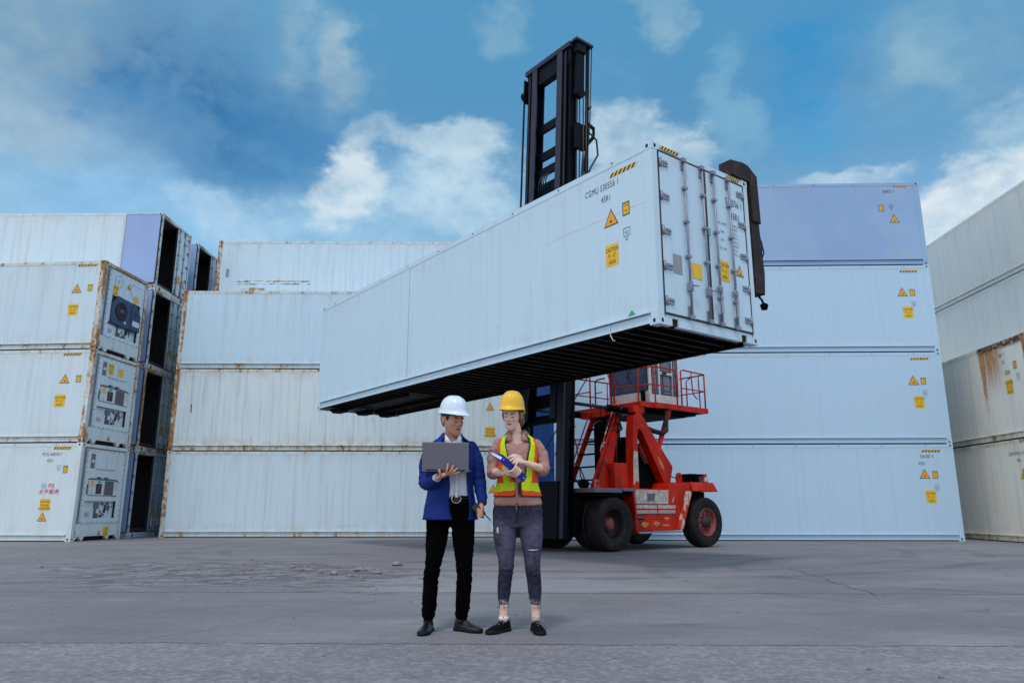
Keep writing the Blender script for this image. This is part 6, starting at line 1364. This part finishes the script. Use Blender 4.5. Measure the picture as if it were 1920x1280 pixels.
for pts, rd in (([(-.150, .026, 1.470), (-.192, .024, 1.385), (-.206, .010, 1.27), (-.200, -.030, 1.222)], [.046, .053, .050, .049]), ([(.146, .030, 1.466), (.192, .024, 1.38), (.209, -.002, 1.28), (.195, -.050, 1.252)], [.046, .053, .051, .051])):
    b = MB(); limb(b, pts, rd, sp_, 18); sl_ = fused(b, 'sleeve', wo, .008, 1, lambda p: .008 * noise.fractal(V((p.x * 17, p.y * 17, p.z * 28)), 1, 2, 3))
    e0, e1 = V(pts[-1]), V(pts[-2]); d = (e0 - e1).normalized(); b = MB()
    b.tube([e0 - d * .030, e0 - d * .010, e0 + d * .012, e0 + d * .024], [.052, .057, .056, .047], sp_, 18); b.obj('rolled_cuff', sl_)
b = MB()
for s in (-1, 1):
    o = [(s * .036 - .012, -.090, 1.482), (s * .090 - .008, -.074, 1.478), (s * .096 - .006, -.005, 1.535), (s * .064 - .01, .045, 1.580), (s * .060 - .012, .0, 1.578), (s * .046 - .014, -.045, 1.545)]
    b.loft([[V(p) for p in o], [V(p) + V((s * .008, -.010, .003)) for p in o]], sp_)
b.tube([V((.058 * math.cos(t) - .012, .054 * math.sin(t) + .012, 1.560 + .018 * math.sin(t))) for t in [math.pi * (-.10 + 1.20 * k / 20) for k in range(21)]], [(.018, .004)] * 21, sp_, 8); b.obj('shirt_collar', so_)
b = MB(); b.prism([(-.020, 1.03), (-.006, 1.03), (-.008, 1.37), (-.020, 1.37)], 'y', -.142, -.138, sp_); b.obj('button_placket', so_)
# safety vest
vz = [(1.035, .196, .142), (1.07, .188, .138), (1.12, .172, .130), (1.18, .164, .128), (1.26, .168, .132), (1.34, .178, .134), (1.41, .184, .124), (1.46, .182, .114), (1.495, .158, .102), (1.525, .108, .090), (1.54, .084, .078)]
vf = lerpz(vz); NZ, NK = 66, 132
vzs = [1.035 + (1.54 - 1.035) * i / NZ for i in range(NZ + 1)]
vg = lerpz([(1.035, -.10, .10), (1.06, -.02, .03), (1.14, -.02, .04), (1.20, -.22, .26), (1.38, -.40, .40), (1.48, -.55, .52), (1.54, -.80, .78)])
def vest_mat(i, k, p, c):
    g0, g1 = vg(p.z); f = k / NK; edge = min(f, 1 - f)
    z = c.z - (.014 * math.cos((c.x) * 9) if c.y < 0 else 0); x = c.x + .005
    if i == 0 or i == NZ - 1: return 2
    if edge < .009: return 2
    if z < 1.072: return 0
    if z < 1.138: return 1
    s = abs(x)                                          # braces: orange, lime, orange
    if z > 1.118:
        bc = .086 + .034 * min(1, (z - 1.12) / .28) - max(0, z - 1.44) * .25
        if s < bc + .020 and s > bc - .027: return 1
        if s > .168 and c.z > 1.20: return 2
        return 0
    return 0
vest = open_shell([(z, *vf(z), .012) for z in vzs], vg, wo, 'safety_vest', M['vor'], -.005, NK, 0.0, .003, .004, vest_mat, [M['vor'], M['vye'], M['vbl']])
# cut the arm holes
bm = bmesh.new(); bm.from_mesh(vest.data)
kill = [f for f in bm.faces if (lambda c: abs(c.x + .005) > .158 - max(0, (c.z - 1.44)) * .3 and c.z > 1.215 and abs(c.x + .005) > .128 and abs(c.y - .02) < .080)(f.calc_center_median())]
bmesh.ops.delete(bm, geom=kill, context='FACES'); bm.to_mesh(vest.data); bm.free()
# ------------------------------------------------------------------ things in their hands
M['laptop'] = mat('laptop_grey', (.21, .20, .235), .42, .35); M['lapdark'] = mat('laptop_black', (.01, .01, .012), .4)
lap = thing('laptop', 'open grey laptop carried on the man\'s hand, lid toward the camera', 'laptop', (-.50, 6.1, 0))
lm = M['laptop']; ax = V((1, -.03, -.02)).normalized(); lc = V((-.022, -.272, 1.236))
lu = V((0, -.30, 1)).normalized(); lu = (lu - ax * lu.dot(ax)).normalized(); ln = ax.cross(lu)
b = MB(); b.obox(lc + lu * .112, ax, lu, ln, .183, .108, .0035, lm); o = b.obj('lid', lap, bevel=.004)
ln2 = ln if ln.y > 0 else -ln
b = MB(); b.obox(lc + lu * .112 + ln2 * .0042, ax, lu, ln, .176, .101, .0005, M['lapdark']); b.obj('screen', o)
bd = V((0, .98, .05)).normalized(); bd = (bd - ax * bd.dot(ax)).normalized(); bn = ax.cross(bd)
b = MB(); b.obox(lc + bd * .118 + bn * -.004, ax, bd, bn, .183, .118, .0075, lm); o = b.obj('base', lap, bevel=.004)
b = MB(); b.obox(lc + bd * .115 + bn * .0042, ax, bd, bn, .16, .055, .0008, M['lapdark']); b.obj('keyboard', o)
b = MB(); b.tube([lc - ax * .15, lc + ax * .15], .006, M['lapdark'], 8); b.obj('hinge', lap)
rad = thing('walkie_talkie', 'black walkie talkie in the man\'s lowered hand, antenna pointing down', 'radio', (-.50, 6.1, 0))
b = MB(); rc = V((.236, -.078, .925)); ru = V((.62, -.10, -.62)).normalized(); rs_ = V((.62, .1, .62)); rs_ = (rs_ - ru * rs_.dot(ru)).normalized(); rn = ru.cross(rs_)
b.obox(rc, ru, rs_, rn, .052, .028, .017, M['lapdark']); b.obox(rc - ru * .045, ru, rs_, rn, .016, .030, .019, M['lapdark']); o = b.obj('radio_body', rad, bevel=.006)
b = MB(); b.tube([rc + ru * .045 + rs_ * .014, rc + ru * .125 + rs_ * .014], [.0055, .0035], M['lapdark'], 8); b.obj('antenna', rad)
b = MB(); b.tube([rc + ru * .050 - rs_ * .012, rc + ru * .066 - rs_ * .012], .008, M['lapdark'], 10); b.obox(rc + rn * -.0178 + ru * .01, ru, rs_, rn, .018, .006, .0005, M['greyplate']); b.obj('dial', rad)
M['folderblue'] = mat('blue_folder', (.008, .022, .34), .38, coat=.2); M['paper'] = mat('paper_sheets', (.62, .66, .74), .8)
fol = thing('clip_folder', 'blue ring folder held open a crack in the woman\'s hands', 'folder', (.05, 6.1, 0))
fb_ = M['folderblue']; FL = (FB - FA).length; mid = (FA + FB) / 2
b = MB(); b.obox(mid, fs, fn, fc, FL / 2, .026, .003, fb_); sp2 = b.obj('spine', fol, bevel=.002)
b = MB()
for e in (.02, FL - .02): b.lathe([(0, 0), (.0055, 0), (.004, .002), (0, .0025)], (0, 0, 0), 'z', M['steel'], 10)
rv = MB()
for e in (.02, FL - .02):
    c = FA + fs * e - fc * .0035
    rv.ell(c, (.005, .005, .005), M['unitwhite'], 8, 6)
rv.obj('rivet', sp2)
for s in (-1, 1):
    d = (fc + fn * (-s) * .07).normalized(); b = MB(); b.obox(mid + fn * s * .025 + d * .110, fs, d, fs.cross(d), FL / 2, .110, .0018, fb_); b.obj('cover', fol)
b = MB(); b.obox(mid + fc * .100 + fs * .004, fs, fc, fn, FL / 2 - .012, .094, .012, M['paper']); b.obj('paper_stack', fol)
